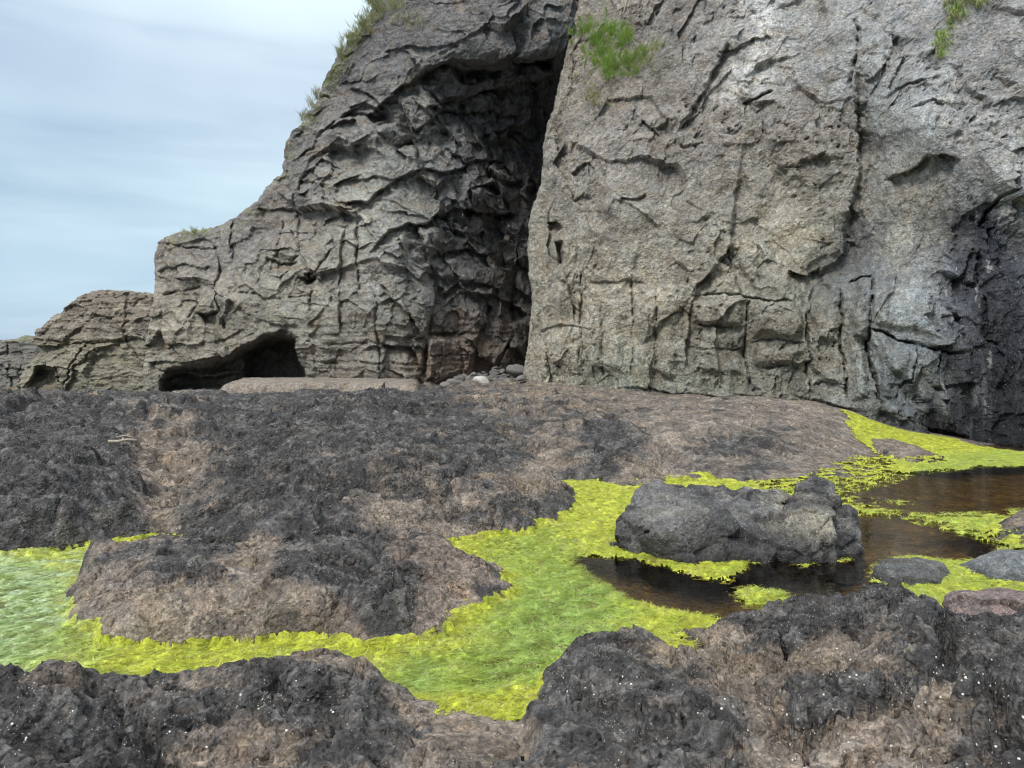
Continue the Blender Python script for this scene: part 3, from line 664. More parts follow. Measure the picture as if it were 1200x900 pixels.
# --- left part: rounded shoulder, deep alcove with a hanging roof, low sea cave
L_ctrl = [(170, 470, 38.5), (180, 300, 39), (250, 268, 38.6), (250, 350, 37), (250, 440, 36.6), (300, 300, 36.5), (350, 350, 35), (350, 450, 34.6), (330, 200, 37.4), (400, 100, 35.5), (400, 200, 34.5),
    (400, 300, 33.6), (400, 445, 33.3), (440, 50, 34.2), (470, 0, 33.2), (450, 150, 33), (450, 250, 32.9), (450, 350, 32.2), (450, 445, 32.6), (490, 430, 32.5), (500, 350, 32.2), (495, 290, 32.3), (485, 230, 33.2), (520, 180, 33.6), (505, 110, 33.2),
    (530, 58, 31.6), (580, 58, 31.1), (640, 58, 31.4), (680, 40, 31.7), (600, 0, 31.5), (680, -60, 32.5), (560, 20, 31.2), (470, -60, 34),
    (560, 110, 33.9), (600, 120, 34.4), (645, 120, 35.6), (560, 220, 34.6), (600, 220, 35.6), (640, 220, 36.8), (560, 300, 34.3), (600, 300, 35.6), (640, 300, 37.2), (530, 340, 33.3), (560, 370, 33.8), (600, 370, 35.3), (540, 440, 34.4), (580, 430, 34.9), (610, 430, 35.8), (650, 430, 37.6), (530, 400, 34), (720, 200, 39), (720, 450, 40), (720, 40, 33)]
L_sc = [([(480, 98), (505, 78), (530, 67), (575, 72), (592, 64), (625, 70), (662, 66)], 1.5, 26), ([(598, 62), (625, 98), (650, 92)], .8, 12),
    ([(425, 135), (440, 125), (470, 100), (490, 92)], .9, 20), ([(410, 100), (450, 120), (458, 132)], .6, 14), ([(400, 140), (425, 120), (455, 130)], .5, 14),
    ([(500, 130), (530, 115), (560, 108), (600, 100), (640, 96)], 1.3, 16), ([(455, 165), (490, 150), (520, 130), (570, 130), (620, 140)], .9, 12),
    ([(470, 262), (500, 262), (530, 244), (560, 250), (612, 250)], 1.8, 22), ([(395, 240), (430, 238), (455, 215), (490, 198), (525, 205), (560, 190)], .8, 13),
    ([(400, 215), (440, 205), (470, 210)], .4, 10), ([(430, 300), (455, 268), (480, 262)], .6, 12), ([(498, 400), (510, 345), (500, 290)], 1.5, 18), ([(400, 395), (395, 330), (402, 262)], .5, 10),
    ([(350, 300), (346, 250), (352, 200)], .35, 14), ([(310, 300), (330, 308), (350, 306)], .7, 8), ([(350, 322), (362, 328), (370, 320)], .8, 7), ([(225, 364), (240, 366), (256, 362)], .7, 7),
    ([(450, 392), (470, 394), (500, 392)], .6, 10), ([(300, 372), (330, 382), (352, 380)], .4, 6), ([(355, 385), (368, 400), (372, 440)], -.3, 10), ([(180, 400), (230, 404), (262, 398), (290, 382)], .35, 7), ([(172, 424), (215, 424), (262, 416)], .7, 9),
    ([(560, 160), (600, 150), (630, 165)], .7, 10), ([(520, 170), (545, 190), (590, 185)], .7, 9), ([(540, 230), (580, 215), (615, 210)], .8, 10), ([(515, 300), (545, 290), (585, 300)], .8, 12), ([(510, 350), (540, 330), (580, 335)], .6, 10),
    ([(600, 380), (598, 340), (606, 300)], .8, 12), ([(180, 318), (215, 310), (250, 312)], .3, 10), ([(300, 245), (330, 240), (360, 246)], .4, 10), ([(380, 180), (400, 165), (430, 170)], .4, 12), ([(350, 210), (365, 214), (385, 208)], .4, 8), ([(448, 60), (500, 55), (540, 50)], .25, 14)]
L_cr = [([(258, 300), (256, 345), (262, 390)], 1.6, .5), ([(232, 345), (222, 372), (228, 400)], 1.6, .35), ([(372, 405), (430, 402), (470, 408)], 1.3, .25), ([(375, 425), (440, 424), (498, 430)], 1.3, .25), ([(420, 250), (418, 310), (424, 345)], 1.6, .4),
    ([(440, 340), (442, 390), (448, 440)], 1.6, .3), ([(330, 255), (322, 300), (316, 330)], 1.6, .3), ([(390, 290), (370, 320), (362, 372)], 1.6, .35), ([(500, 395), (498, 445)], 2.2, .6), ([(540, 393), (541, 445)], 1.5, .3), ([(500, 417), (560, 416)], 1.3, .25), ([(500, 393), (560, 391)], 2, .4),
    ([(275, 258), (272, 300), (280, 340)], 1.5, .4), ([(370, 170), (400, 140), (430, 132)], 2, .4), ([(180, 285), (220, 292), (258, 290)], 1.3, .25), ([(185, 345), (240, 336), (256, 340)], 1.3, .3), ([(270, 340), (330, 352), (372, 345)], 1.3, .25),
    ([(560, 130), (575, 180), (572, 215)], 2.5, .5), ([(540, 110), (538, 160)], 2.5, .5)]
L_pa = [([(184, 470), (186, 436), (205, 427), (250, 421), (280, 405), (312, 390), (335, 385), (352, 394), (358, 418), (366, 440), (367, 470)], 4.2, 16), ([(285, 470), (285, 410), (330, 388), (352, 396), (364, 440), (366, 470)], 3.0, 14), ([(420, 130), (455, 128), (462, 142), (440, 152)], .8, 8), ([(355, 318), (372, 320), (368, 334), (358, 336)], .9, 6), ([(228, 366), (256, 364), (256, 384), (240, 384)], .8, 6),
    ([(316, 298), (350, 298), (348, 318), (325, 316)], .7, 8), ([(500, 394), (560, 392), (558, 446), (500, 448)], -.7, 6), ([(186, 436), (300, 432), (300, 440), (188, 446)], -1.2, 4), ([(190, 452), (320, 448), (320, 470), (190, 470)], -1.4, 5), ([(520, 72), (592, 76), (590, 96), (540, 98)], 1.4, 10), ([(600, 72), (650, 70), (648, 90), (605, 94)], 1.6, 9)]
LS = Sheet(L_ctrl, L_sc, L_cr, L_pa)
Lo = [(166, 500), (172, 462), (170, 436), (171, 400), (180, 345), (180, 306), (190, 284), (212, 272), (250, 266), (275, 256), (300, 236), (318, 212), (330, 200), (332, 165), (352, 142), (375, 105), (398, 62), (425, 20), (446, -8), (470, -60), (740, -60), (740, 500)]
def relief_left(X, Z, Y, px, py):
    U = X * .85 + Y * .5
    W = np.exp(-(((px - 565) / 85) ** 2 + ((py - 230) / 190) ** 2)) * .8 + .55
    W = np.where((px < 300), W * .8, W) * (1 - .45 * sstep(140, 60, py) * sstep(640, 560, px)) * (.7 + .8 * sstep(-.2, .3, fbm2(U * .4, Z * .4, 3, 19)))
    wx = U + .35 * fbm2(U * .8, Z * .8, 3, 11); wz = Z + .35 * fbm2(U * .8, Z * .8, 3, 15)
    f1, e1, _ = facets(wx / 1.7 + .2 * wz, wz / 2.3 - .2 * wx, 3, 1.9, .08, .05, .5)
    f2, e2, _ = facets(wx / .65 + .2 * wz, wz / .95, 5, 2.0, .08, .07, .5)
    f3, e3, _ = facets(wx / .33 + .3 * wz, wz / .28, 7, 1.8, .1, .12, .5)
    n = fbm3(U * .5, Y * .5, Z * .5, 3, 21); m = fbm3(U * 2.0 + Z * .7, Y * 2.0, Z * 1.3, 5, 25, .55, True); m2 = fbm3(U * 6, Y * 6, Z * 5, 3, 27, .6)
    strat = fbm2(Z * 3.2 + .5 * n, U * .25, 4, 33, .6)
    dy = W * (.66 * f1 + .34 * f2 + .09 * f3) + .35 * n - .09 * W * m - .06 * m2 - .2 * strat * sstep(330, 420, py)
    dz = .12 * W * fbm3(U * 1.1, Y * 1.1, Z * 1.1, 4, 41, .6) + .06 * f2
    return dy, dz
def ctint(pts):
    p = np.array([t[:2] for t in pts], float) / 100; v = np.array([t[2:] for t in pts], float)
    return RBF(p, v, .25, .02)
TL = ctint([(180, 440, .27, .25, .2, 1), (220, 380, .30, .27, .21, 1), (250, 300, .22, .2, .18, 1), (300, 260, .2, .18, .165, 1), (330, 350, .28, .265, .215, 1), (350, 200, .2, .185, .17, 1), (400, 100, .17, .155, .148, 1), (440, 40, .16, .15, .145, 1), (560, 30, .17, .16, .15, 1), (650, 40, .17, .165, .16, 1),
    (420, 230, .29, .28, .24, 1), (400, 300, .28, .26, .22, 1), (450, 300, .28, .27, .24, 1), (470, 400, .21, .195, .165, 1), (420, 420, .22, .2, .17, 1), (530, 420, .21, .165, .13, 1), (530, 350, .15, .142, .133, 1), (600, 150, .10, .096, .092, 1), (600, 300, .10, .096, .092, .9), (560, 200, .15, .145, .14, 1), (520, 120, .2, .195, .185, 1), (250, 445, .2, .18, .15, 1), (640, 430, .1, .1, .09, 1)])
def tint_left(X, Z, Y, px, py):
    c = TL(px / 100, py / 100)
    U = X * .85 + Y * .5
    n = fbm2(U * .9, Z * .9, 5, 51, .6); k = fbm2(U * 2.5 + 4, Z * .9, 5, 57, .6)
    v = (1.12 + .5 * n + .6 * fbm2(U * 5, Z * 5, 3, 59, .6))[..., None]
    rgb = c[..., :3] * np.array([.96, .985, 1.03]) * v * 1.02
    lich = sstep(.05, .4, k) * .45
    rgb = lerp(rgb, np.array([.36, .34, .27]) * (1 + .3 * n[..., None]), (lich * (px < 520))[..., None] * .7)
    rust = sstep(.15, .45, fbm2(U * 1.1, Z * 1.6, 4, 63)) * .35
    rgb = lerp(rgb, np.array([.24, .17, .10]), rust[..., None])
    gr = sstep(20, 0, seg_near(px, py, np.array(Lo[6:20]))[0] - 4) * sstep(-.1, .2, fbm2(U * 1.6, Z * 1.6, 4, 65)) * np.where(px > 380, 1, .6)
    rgb = lerp(rgb, np.array([.22, .25, .10]), (gr * .7)[..., None])
    return np.concatenate([np.clip(rgb, .01, 1), np.clip(c[..., 3:4], 0, 1)], -1)
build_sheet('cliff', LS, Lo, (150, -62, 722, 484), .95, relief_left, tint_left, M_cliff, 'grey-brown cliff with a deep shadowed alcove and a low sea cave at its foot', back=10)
print('cliff left', time.time() - T0)

# --- right part: the big pale buttress
R_ctrl = [(615, 470, 28.2), (615, 440, 28.4), (640, 448, 27.8), (720, 456, 26.0), (800, 462, 24.9), (880, 467, 23.9), (940, 472, 22.7), (1000, 483, 21.4), (1040, 496, 20.9), (1100, 510, 20.2), (1150, 520, 19.3), (1200, 527, 18.8), (1320, 532, 18.3),
    (615, 350, 28.7), (640, 250, 28.4), (640, 150, 29.2), (662, 70, 30.4), (690, 0, 31.0), (700, 100, 28.6), (720, 40, 29.6), (760, 60, 28.3), (700, 200, 27.2), (700, 330, 26.4), (750, 250, 26.2), (780, 400, 25.2), (800, 50, 27.4), (800, 200, 25.9), (900, 50, 26.3), (900, 160, 25.2), (900, 250, 24.4), (850, 300, 24.7), (830, 400, 24.7), (950, 285, 23.7),
    (1000, 50, 25.4), (1005, 180, 25.0), (995, 290, 24.4), (1050, 60, 24.2), (1085, 160, 21.9), (1060, 240, 22.9), (1100, 60, 23.2), (1160, 130, 21.6), (1220, 50, 22), (1130, 280, 21.8), (1200, 250, 20.6), (1160, 360, 20.9), (1200, 400, 20.2), (1080, 350, 21.5), (1030, 350, 21.9), (1000, 400, 22.2), (940, 380, 23.0), (1320, 300, 20), (1320, 0, 22), (1200, -60, 23), (1000, -60, 26.6), (800, -60, 29), (1130, 460, 20.2), (1200, 470, 19.6)]
R_sc = [([(793, 155), (803, 140), (822, 108), (838, 78), (850, 50)], .9, 9), ([(802, 446), (801, 400), (806, 360), (817, 332), (838, 312), (853, 290), (858, 250), (864, 200), (870, 165)], .55, 14), ([(838, 62), (866, 58), (880, 48)], .4, 7),
    ([(962, 322), (985, 300), (993, 250), (1001, 200), (1003, 150), (1000, 60)], 1.1, 15), ([(925, 315), (945, 322), (968, 312)], .9, 14), ([(1035, 208), (1062, 202), (1084, 184), (1102, 179), (1132, 184)], .7, 22), ([(1112, 285), (1128, 255), (1160, 236), (1210, 240)], .15, 30),
    ([(1095, 475), (1112, 452), (1150, 446)], .3, 14), ([(930, 196), (945, 190), (962, 178)], .35, 8), ([(725, 232), (740, 234), (758, 226)], .35, 8), ([(668, 204), (682, 196), (690, 190)], .5, 7), ([(640, 260), (652, 256), (660, 268)], .6, 10),
    ([(752, 140), (765, 150), (775, 162)], .5, 8), ([(750, 405), (780, 372), (798, 358)], .35, 8), ([(1010, 100), (1040, 70), (1052, 40)], .45, 9), ([(1014, 118), (1030, 90), (1036, 70)], .3, 7), ([(1040, 110), (1055, 80), (1062, 60)], .3, 6),
    ([(720, 452), (800, 461), (880, 464), (960, 471), (1015, 481)], .35, 8), ([(1022, 480), (1060, 492), (1100, 503), (1140, 512)], .4, 8), ([(860, 58), (880, 48), (905, 44)], .3, 8), ([(1030, 115), (1060, 100), (1100, 90)], .25, 8), ([(1060, 130), (1090, 118), (1110, 122)], .2, 7),
    ([(690, 330), (730, 326), (760, 332)], .2, 12), ([(630, 385), (660, 380), (700, 388)], .2, 10), ([(1128, 420), (1120, 350), (1135, 290)], .35, 12), ([(1165, 470), (1168, 400), (1160, 340)], .35, 10), ([(1180, 180), (1200, 172), (1240, 170)], .4, 14)]
R_cr = [([(1022, 322), (1019, 380), (1021, 430), (1029, 478)], 1.8, .7), ([(1020, 387), (1045, 394), (1070, 405), (1110, 412), (1138, 416)], 1.6, .5), ([(870, 120), (884, 118), (905, 108)], 1.4, .4), ([(800, 348), (840, 345), (868, 348), (935, 356)], 1.2, .25), ([(876, 348), (874, 400), (880, 462)], 1.5, .35), ([(942, 340), (941, 400), (950, 466)], 1.5, .35),
    ([(880, 402), (910, 398), (940, 403)], 1.2, .25), ([(985, 330), (986, 400), (992, 475)], 1.5, .35), ([(1145, 290), (1143, 340)], 2.2, .3), ([(1158, 345), (1155, 385), (1162, 425)], 2.5, .3), ([(1022, 322), (1010, 326), (1000, 330)], 1.2, .3), ([(680, 300), (682, 360), (676, 430)], 1.5, .25), ([(740, 320), (742, 380), (738, 450)], 1.4, .22), ([(768, 340), (770, 440)], 1.4, .2), ([(705, 350), (706, 445)], 1.3, .18),
    ([(1185, 200), (1165, 250), (1150, 290)], 1.6, .4), ([(1000, 20), (1003, 60), (995, 110)], 2.2, .5), ([(806, 380), (870, 384)], 1.1, .2), ([(806, 410), (875, 408)], 1.1, .2), ([(885, 430), (940, 432)], 1.1, .2), ([(850, 290), (860, 330), (866, 348)], 1.4, .3), ([(1070, 405), (1062, 440), (1045, 470)], 1.5, .3), ([(1102, 415), (1098, 450), (1104, 470)], 1.5, .3), ([(640, 400), (642, 448)], 1.4, .25)]
R_pa = [([(650, 282), (662, 280), (662, 310), (652, 315)], .7, 6), ([(620, 370), (700, 370), (720, 440), (640, 446)], -.3, 30), ([(764, 150), (782, 140), (790, 158), (772, 166)], .4, 7),
    ([(806, 350), (870, 350), (872, 384), (806, 382)], -.36, 9), ([(806, 386), (872, 386), (874, 440), (806, 440)], -.28, 10), ([(884, 350), (938, 358), (936, 398), (884, 396)], -.42, 9), ([(884, 406), (938, 406), (940, 430), (886, 430)], -.36, 8), ([(948, 350), (984, 336), (986, 400), (950, 404)], -.25, 9), ([(992, 360), (1018, 330), (1016, 470), (994, 470)], -.3, 9), ([(1026, 392), (1064, 408), (1044, 466), (1030, 470)], -.25, 9), ([(1028, 330), (1090, 330), (1100, 402), (1026, 382)], -.25, 12), ([(684, 330), (738, 325), (738, 440), (684, 440)], -.28, 16), ([(746, 330), (796, 345), (796, 445), (746, 445)], -.25, 14), ([(700, 190), (760, 190), (790, 250), (740, 290), (690, 250)], -.3, 24), ([(820, 130), (860, 120), (856, 240), (812, 280)], -.3, 20), ([(880, 130), (990, 130), (990, 200), (900, 215)], -.3, 24), ([(1010, 60), (1100, 50), (1090, 160), (1010, 190)], -.25, 24)]
RS = Sheet(R_ctrl, R_sc, R_cr, R_pa)
Ro = [(612, 620), (612, 450), (613, 430), (619, 400), (623, 350), (618, 300), (618, 265), (623, 245), (634, 215), (636, 172), (640, 150), (650, 115), (660, 76), (671, 30), (690, -60), (1420, -60), (1420, 620)]
def relief_right(X, Z, Y, px, py):
    U = X * .85 - Y * .5
    wet = sstep(1080, 1150, px + .25 * (py - 300))
    W = .34 + .5 * wet * sstep(180, 300, py)
    wx = U + .3 * fbm2(U * .9, Z * .9, 3, 111); wz = Z + .3 * fbm2(U * .9, Z * .9, 3, 115)
    f1, e1, _ = facets(wx / 2.1 + .2 * wz, wz / 2.6, 13, 1.8, .05, .04, .22)
    f2, e2, _ = facets(wx / .7 + .25 * wz, wz / .9, 15, 2.0, .06, .07, .3)
    f3, e3, _ = facets(wx / .24, wz / .3, 17, 1.6, .1, .12, .4)
    n = fbm3(U * .45, Y * .45, Z * .45, 3, 121); m = fbm3(U * 1.5 + Z * .9, Y * 1.5, Z * .9 - U * .5, 5, 125, .6, True); q = fbm3(U * 4, Y * 4, Z * 4, 3, 128, .6, True)
    col_ = fbm2(U * 1.6, Z * .35, 3, 131) * sstep(230, 400, py)
    pock = sstep(.2, .5, fbm3(U * 2.4, Y * 2.4, Z * 2.8, 4, 135, .65))
    R = .25 + 1.1 * sstep(-.15, .3, fbm2(U * .35 + 3, Z * .35, 3, 145)) + .4 * wet
    vf, _, _ = facets(U / .55 + .1 * wz, Z / 1.5, 19, 2.2, .06, .06, .5)
    dy = .16 * wet * vf * sstep(200, 280, py) + (W + .25) * (.52 * f1 + .22 * f2 * R + .07 * f3 * R) + .55 * n - .08 * m * R - .05 * q + .28 * col_ + .18 * pock * R
    dz = .12 * fbm3(U * 1.1, Y * 1.1, Z * 1.1, 4, 141, .6)
    return dy, dz
TR = ctint([(630, 430, .36, .33, .26, 1), (630, 300, .34, .31, .25, 1), (700, 400, .37, .345, .27, 1), (700, 300, .33, .30, .24, 1), (700, 180, .28, .255, .225, 1), (700, 90, .26, .23, .19, 1), (760, 40, .24, .215, .19, 1), (780, 380, .36, .33, .26, 1), (780, 250, .30, .275, .235, 1), (780, 445, .28, .275, .225, 1), (700, 450, .27, .27, .215, 1),
    (850, 100, .29, .265, .235, 1), (850, 200, .28, .255, .22, 1), (900, 60, .36, .345, .32, 1), (900, 280, .35, .325, .26, 1), (850, 400, .24, .225, .185, 1), (920, 400, .25, .235, .19, 1), (920, 455, .24, .23, .19, 1), (960, 150, .27, .245, .22, 1), (960, 280, .34, .315, .25, 1), (995, 280, .15, .15, .15, .9), (1000, 400, .27, .26, .22, 1), (985, 340, .16, .16, .15, .9),
    (1040, 120, .34, .34, .325, 1), (1080, 140, .36, .36, .345, 1), (1100, 60, .30, .292, .28, 1), (1150, 80, .27, .258, .245, 1), (1150, 160, .34, .33, .315, 1), (1050, 280, .32, .305, .26, 1), (1080, 230, .28, .26, .225, 1), (1050, 360, .26, .27, .265, .95), (1050, 440, .18, .195, .2, .6), (1090, 370, .26, .27, .27, .8), (1090, 460, .19, .2, .19, .8),
    (1120, 320, .15, .155, .17, .5), (1150, 255, .055, .058, .068, .25), (1145, 300, .06, .064, .075, .2), (1190, 290, .10, .105, .115, .3), (1150, 420, .03, .032, .038, .06), (1140, 480, .022, .023, .026, .1), (1100, 492, .03, .03, .033, .2), (1130, 445, .03, .031, .035, .15), (1170, 505, .02, .021, .024, .1), (1200, 505, .022, .023, .026, .1), (1160, 380, .05, .053, .06, .2), (1300, 480, .03, .03, .03, .1), (1190, 470, .04, .042, .047, .15), (1190, 380, .06, .064, .072, .2), (1250, 400, .05, .05, .06, .2), (1120, 400, .10, .105, .115, .35), (1190, 220, .33, .33, .31, .9)])
def tint_right(X, Z, Y, px, py):
    U = X * .85 - Y * .5
    jx = 26 * fbm2(U * 1.9, Z * .25, 4, 171, .65) * sstep(1000, 1080, px)
    c = TR((px + jx) / 100, (py + 60 * fbm2(U * 2.3, Z * .3, 3, 173) * sstep(1040, 1100, px)) / 100)
    n = fbm2(U * .8, Z * .8, 5, 151, .62); k = fbm2(U * 3.4, Z * .55, 4, 157, .6); g = fbm2(U * 6, Z * 6, 3, 158, .6)
    rgb = c[..., :3] * np.array([.955, .985, 1.02]) * (1.07 + .5 * n + .55 * g)[..., None]
    brown = sstep(.0, .4, fbm2(U * .9 + 7, Z * 1.1, 5, 163, .6))
    rgb = lerp(rgb, rgb * np.array([.72, .66, .60]), (brown * .75 * (px < 1010))[..., None])
    # mineral runs
    run = np.exp(-((px - 893 + 8 * n) / 16) ** 2) * sstep(130, 60, py) + .8 * np.exp(-((px - 880 + .2 * py) / 26) ** 2) * sstep(60, 90, py) * sstep(140, 100, py) + .5 * np.exp(-((px - 1112 + 6 * n) / 5) ** 2) * sstep(70, 90, py) * sstep(160, 120, py)
    run = np.clip(run, 0, 1) * sstep(-.5, .1, k + .5 * g)
    rgb = lerp(rgb, np.array([.66, .65, .63]), (run * .9)[..., None])
    ww = sstep(.75, .35, c[..., 3])
    white = sstep(.26, .34, fbm2(U * 3.8, Z * 1.1, 5, 167, .7)) * ww * sstep(440, 420, py)
    rgb = lerp(rgb, np.array([.50, .52, .53]), (white * .85)[..., None])
    stain = sstep(.05, .35, k) * sstep(930, 1080, px) * sstep(200, 330, py)
    rgb = lerp(rgb, np.array([.10, .105, .12]), (stain * .6)[..., None])
    wh = np.exp(-((px - 1150 + 6 * n) / 7) ** 2) * sstep(415, 455, py) * sstep(515, 480, py) * sstep(-.1, .2, k)
    rgb = lerp(rgb, np.array([.5, .51, .5]), (wh * .35)[..., None])
    al = np.clip(c[..., 3] + .5 * k * ww, .05, 1)
    rgb = rgb * lerp(1, .68, sstep(.6, .1, c[..., 3]))[..., None]
    return np.concatenate([np.clip(rgb, .008, 1), al[..., None]], -1)
build_sheet('cliff_buttress', RS, Ro, (594, -62, 1330, 560), .95, relief_right, tint_right, M_cliff, 'tall pale grey buttress of the cliff with black wet rock low on its right', edge_noise=2.0, back=8, backx=.12)
print('cliff right', time.time() - T0)

# --- headland and the far rocks on the left
HS = Sheet([(10, 470, 50), (100, 470, 49), (200, 470, 47), (20, 400, 53), (100, 400, 50), (200, 400, 48), (60, 360, 53), (120, 340, 52), (200, 340, 50)],
    [([(38, 428), (70, 428), (74, 450)], 1.6, 10), ([(30, 395), (80, 400), (180, 396)], .4, 12), ([(72, 465), (90, 430), (115, 405)], .6, 14), ([(50, 385), (60, 372), (90, 352)], .5, 12)],
    [([(70, 428), (73, 462)], 1.6, .8), ([(60, 400), (110, 403), (180, 398)], 1.2, .4), ([(150, 345), (152, 400), (172, 440)], 1.3, .4), ([(105, 400), (85, 430), (75, 455)], 1.4, .5)], [([(40, 430), (70, 430), (74, 462), (26, 462)], 1.6, 8)])
Ho = [(18, 490), (20, 452), (28, 430), (44, 410), (48, 388), (70, 365), (95, 348), (118, 340), (150, 341), (178, 344), (230, 346), (230, 490)]
def relief_head(X, Z, Y, px, py):
    f1, _, _ = facets(X / 2.6, Z / 1.7, 23, 1.0, .2, .05); f2, _, _ = facets(X / .8, Z / .6, 25, 1.0, .2, .08)
    m = fbm3(X * 1.1, Y * 1.1, Z * 1.8, 5, 225, .6, True); st = fbm2(Z * 2.2, X * .12, 4, 231, .6)
    return .5 * f1 + .2 * f2 - .22 * m - .3 * st, .15 * fbm3(X, Y, Z, 3, 233)
def tint_head(X, Z, Y, px, py):
    n = fbm2(X * .5, Z * .7, 5, 241, .6); l = sstep(.05, .3, fbm2(X * .9, Z * 1.3, 5, 243, .65))
    up = sstep(405, 385, py + 10 * n)[..., None]
    c = lerp(np.array([.23, .215, .165]), np.array([.19, .165, .135]), up) * (1 + .5 * n[..., None])
    c = lerp(c, np.array([.36, .35, .28]), (l * .6 * up[..., 0])[..., None])
    c = lerp(c, np.array([.09, .085, .08]), (sstep(450, 462, py + 5 * n))[..., None] * .7)
    return np.concatenate([np.clip(c, .01, 1), np.ones_like(c[..., :1])], -1)
build_sheet('headland', HS, Ho, (4, 325, 236, 484), .8, relief_head, tint_head, M_cliff_far, 'low rounded brown headland with pale lichen beyond the left end of the cliff', edge_noise=2.5, back=14, round_px=5)
FS = Sheet([(-60, 470, 78), (60, 470, 78), (-60, 400, 82), (60, 400, 82)], [([(-40, 430), (0, 428), (40, 432)], .8, 8), ([(-40, 410), (10, 412), (36, 408)], .6, 6)], [([(10, 400), (14, 460)], 1.4, .6), ([(28, 410), (24, 460)], 1.2, .5)])
Fo = [(-90, 490), (-90, 399), (-30, 400), (0, 397), (18, 397), (30, 393), (40, 396), (46, 408), (50, 490)]
def tint_far(X, Z, Y, px, py):
    n = fbm2(X * .4, Z * .6, 5, 251, .6)
    c = np.array([.15, .145, .13]) * (1 + .7 * n[..., None]); g = sstep(402, 398, py) * .6
    c = lerp(c, np.array([.2, .2, .12]), g[..., None])
    return np.concatenate([np.clip(c, .01, 1), np.ones_like(c[..., :1])], -1)
build_sheet('far_headland', FS, Fo, (-100, 380, 64, 484), .9, relief_head, tint_far, M_cliff_far, 'dark low rocks at the far left edge below the sky', edge_noise=2.0, back=16, round_px=4)
s_ = 6000.0
sea = mesh_obj('sea', [(-s_, -s_, -.6), (s_, -s_, -.6), (s_, s_, -.6), (-s_, s_, -.6)], [(0, 1, 2, 3)], M_sea, smooth=False)
setprops(sea, None, None, None, 'structure')

# pool water: a sheet over the pool bed
wx = np.linspace(-14, 22, 70); wy = np.linspace(3.6, 19.5, 50); gx, gy = np.meshgrid(wx, wy)
water = mesh_obj('water', np.stack([gx, gy, gx * 0], -1).reshape(-1, 3), grid_quads(50, 70), M_water, smooth=False)
setprops(water, 'clear brown tidal pool water with dark reflections of the cliff', None, None, 'structure')
print('sheets', time.time() - T0)
# ------------------------------------------------------------------ algae
ANGN, RN = 1150, 620
ang = np.radians(np.linspace(-40, 42, ANGN)); rr = np.exp(np.linspace(math.log(4.0), math.log(22.8), RN))
A_, R_ = np.meshgrid(ang, rr); x = (R_ * np.sin(A_)).astype(np.float32); y = (R_ * np.cos(A_)).astype(np.float32)
def wp(P, z=0.0): return np.array([WZ(a, b, z)[:2] for a, b in P])
OPEN = [wp([(676, 655), (700, 653), (740, 657), (775, 665), (815, 679), (850, 682), (880, 668), (905, 655), (950, 645), (1003, 640), (1016, 650), (1012, 668), (1020, 688), (1045, 702), (1080, 712), (1112, 720), (1100, 735), (1000, 740), (900, 740), (840, 724), (790, 712), (745, 704), (718, 690), (700, 676)]),
    wp([(1000, 606), (1050, 608), (1110, 625), (1165, 645), (1150, 656), (1110, 655), (1060, 650), (1018, 658), (1000, 655), (995, 625)]),
    wp([(1005, 589), (1012, 578), (1050, 568), (1080, 557), (1120, 552), (1200, 545), (1420, 545), (1420, 590), (1200, 595), (1140, 599), (1090, 601), (1050, 597)])]
ISLE = [wp([(855, 692), (880, 687), (910, 691), (948, 705), (905, 713), (868, 712)]), wp([(1020, 584), (1060, 586), (1085, 590), (1060, 593), (1020, 590)]), wp([(925, 661), (960, 657), (1000, 650), (1000, 658), (940, 667)])]
wxx = x + .10 * fbm2(x * 2.2, y * 2.2, 4, 301, .65); wyy = y + .18 * fbm2(x * 2.2, y * 1.6, 4, 305, .65)
H = terrain(x, y)
mask = np.ones_like(x) * .5
for P in OPEN: mask = np.minimum(mask, -sdist(wxx, wyy, P) )
for P in ISLE: mask = np.maximum(mask, sdist(wxx, wyy, P))
# never on rock clear of the water, except the seep at the cliff foot
shore = .11 + .05 * fbm2(x * 5, y * 5, 3, 311)
mask = np.where(H > shore, np.minimum(mask, (shore - H) * 3), mask)
mask = np.where(y > 16.2, -1, mask)
Hs = Z2[np.clip(np.rint((np.log(R_) - math.log(.8)) / (math.log(120) - math.log(.8)) * (NR - 1)).astype(int), 0, NR - 1), np.clip(np.rint((np.degrees(A_) + 57) / 114 * (NA - 1)).astype(int), 0, NA - 1)]
slope = sdist(x + .25 * fbm2(x * 1.3, y * 1.3, 4, 315), y + .4 * fbm2(x * 1.3, y * 1.3, 4, 317), SLOPE)
hl = [o for o in OUT if o.name == 'ledge_rock'][0].height(x, y)[0] - ground_base(x, y)
slope = np.where(hl > .09, -1, slope)
mask = np.maximum(mask, slope)
ppx, ppy = to_px(x, y, 0.0)
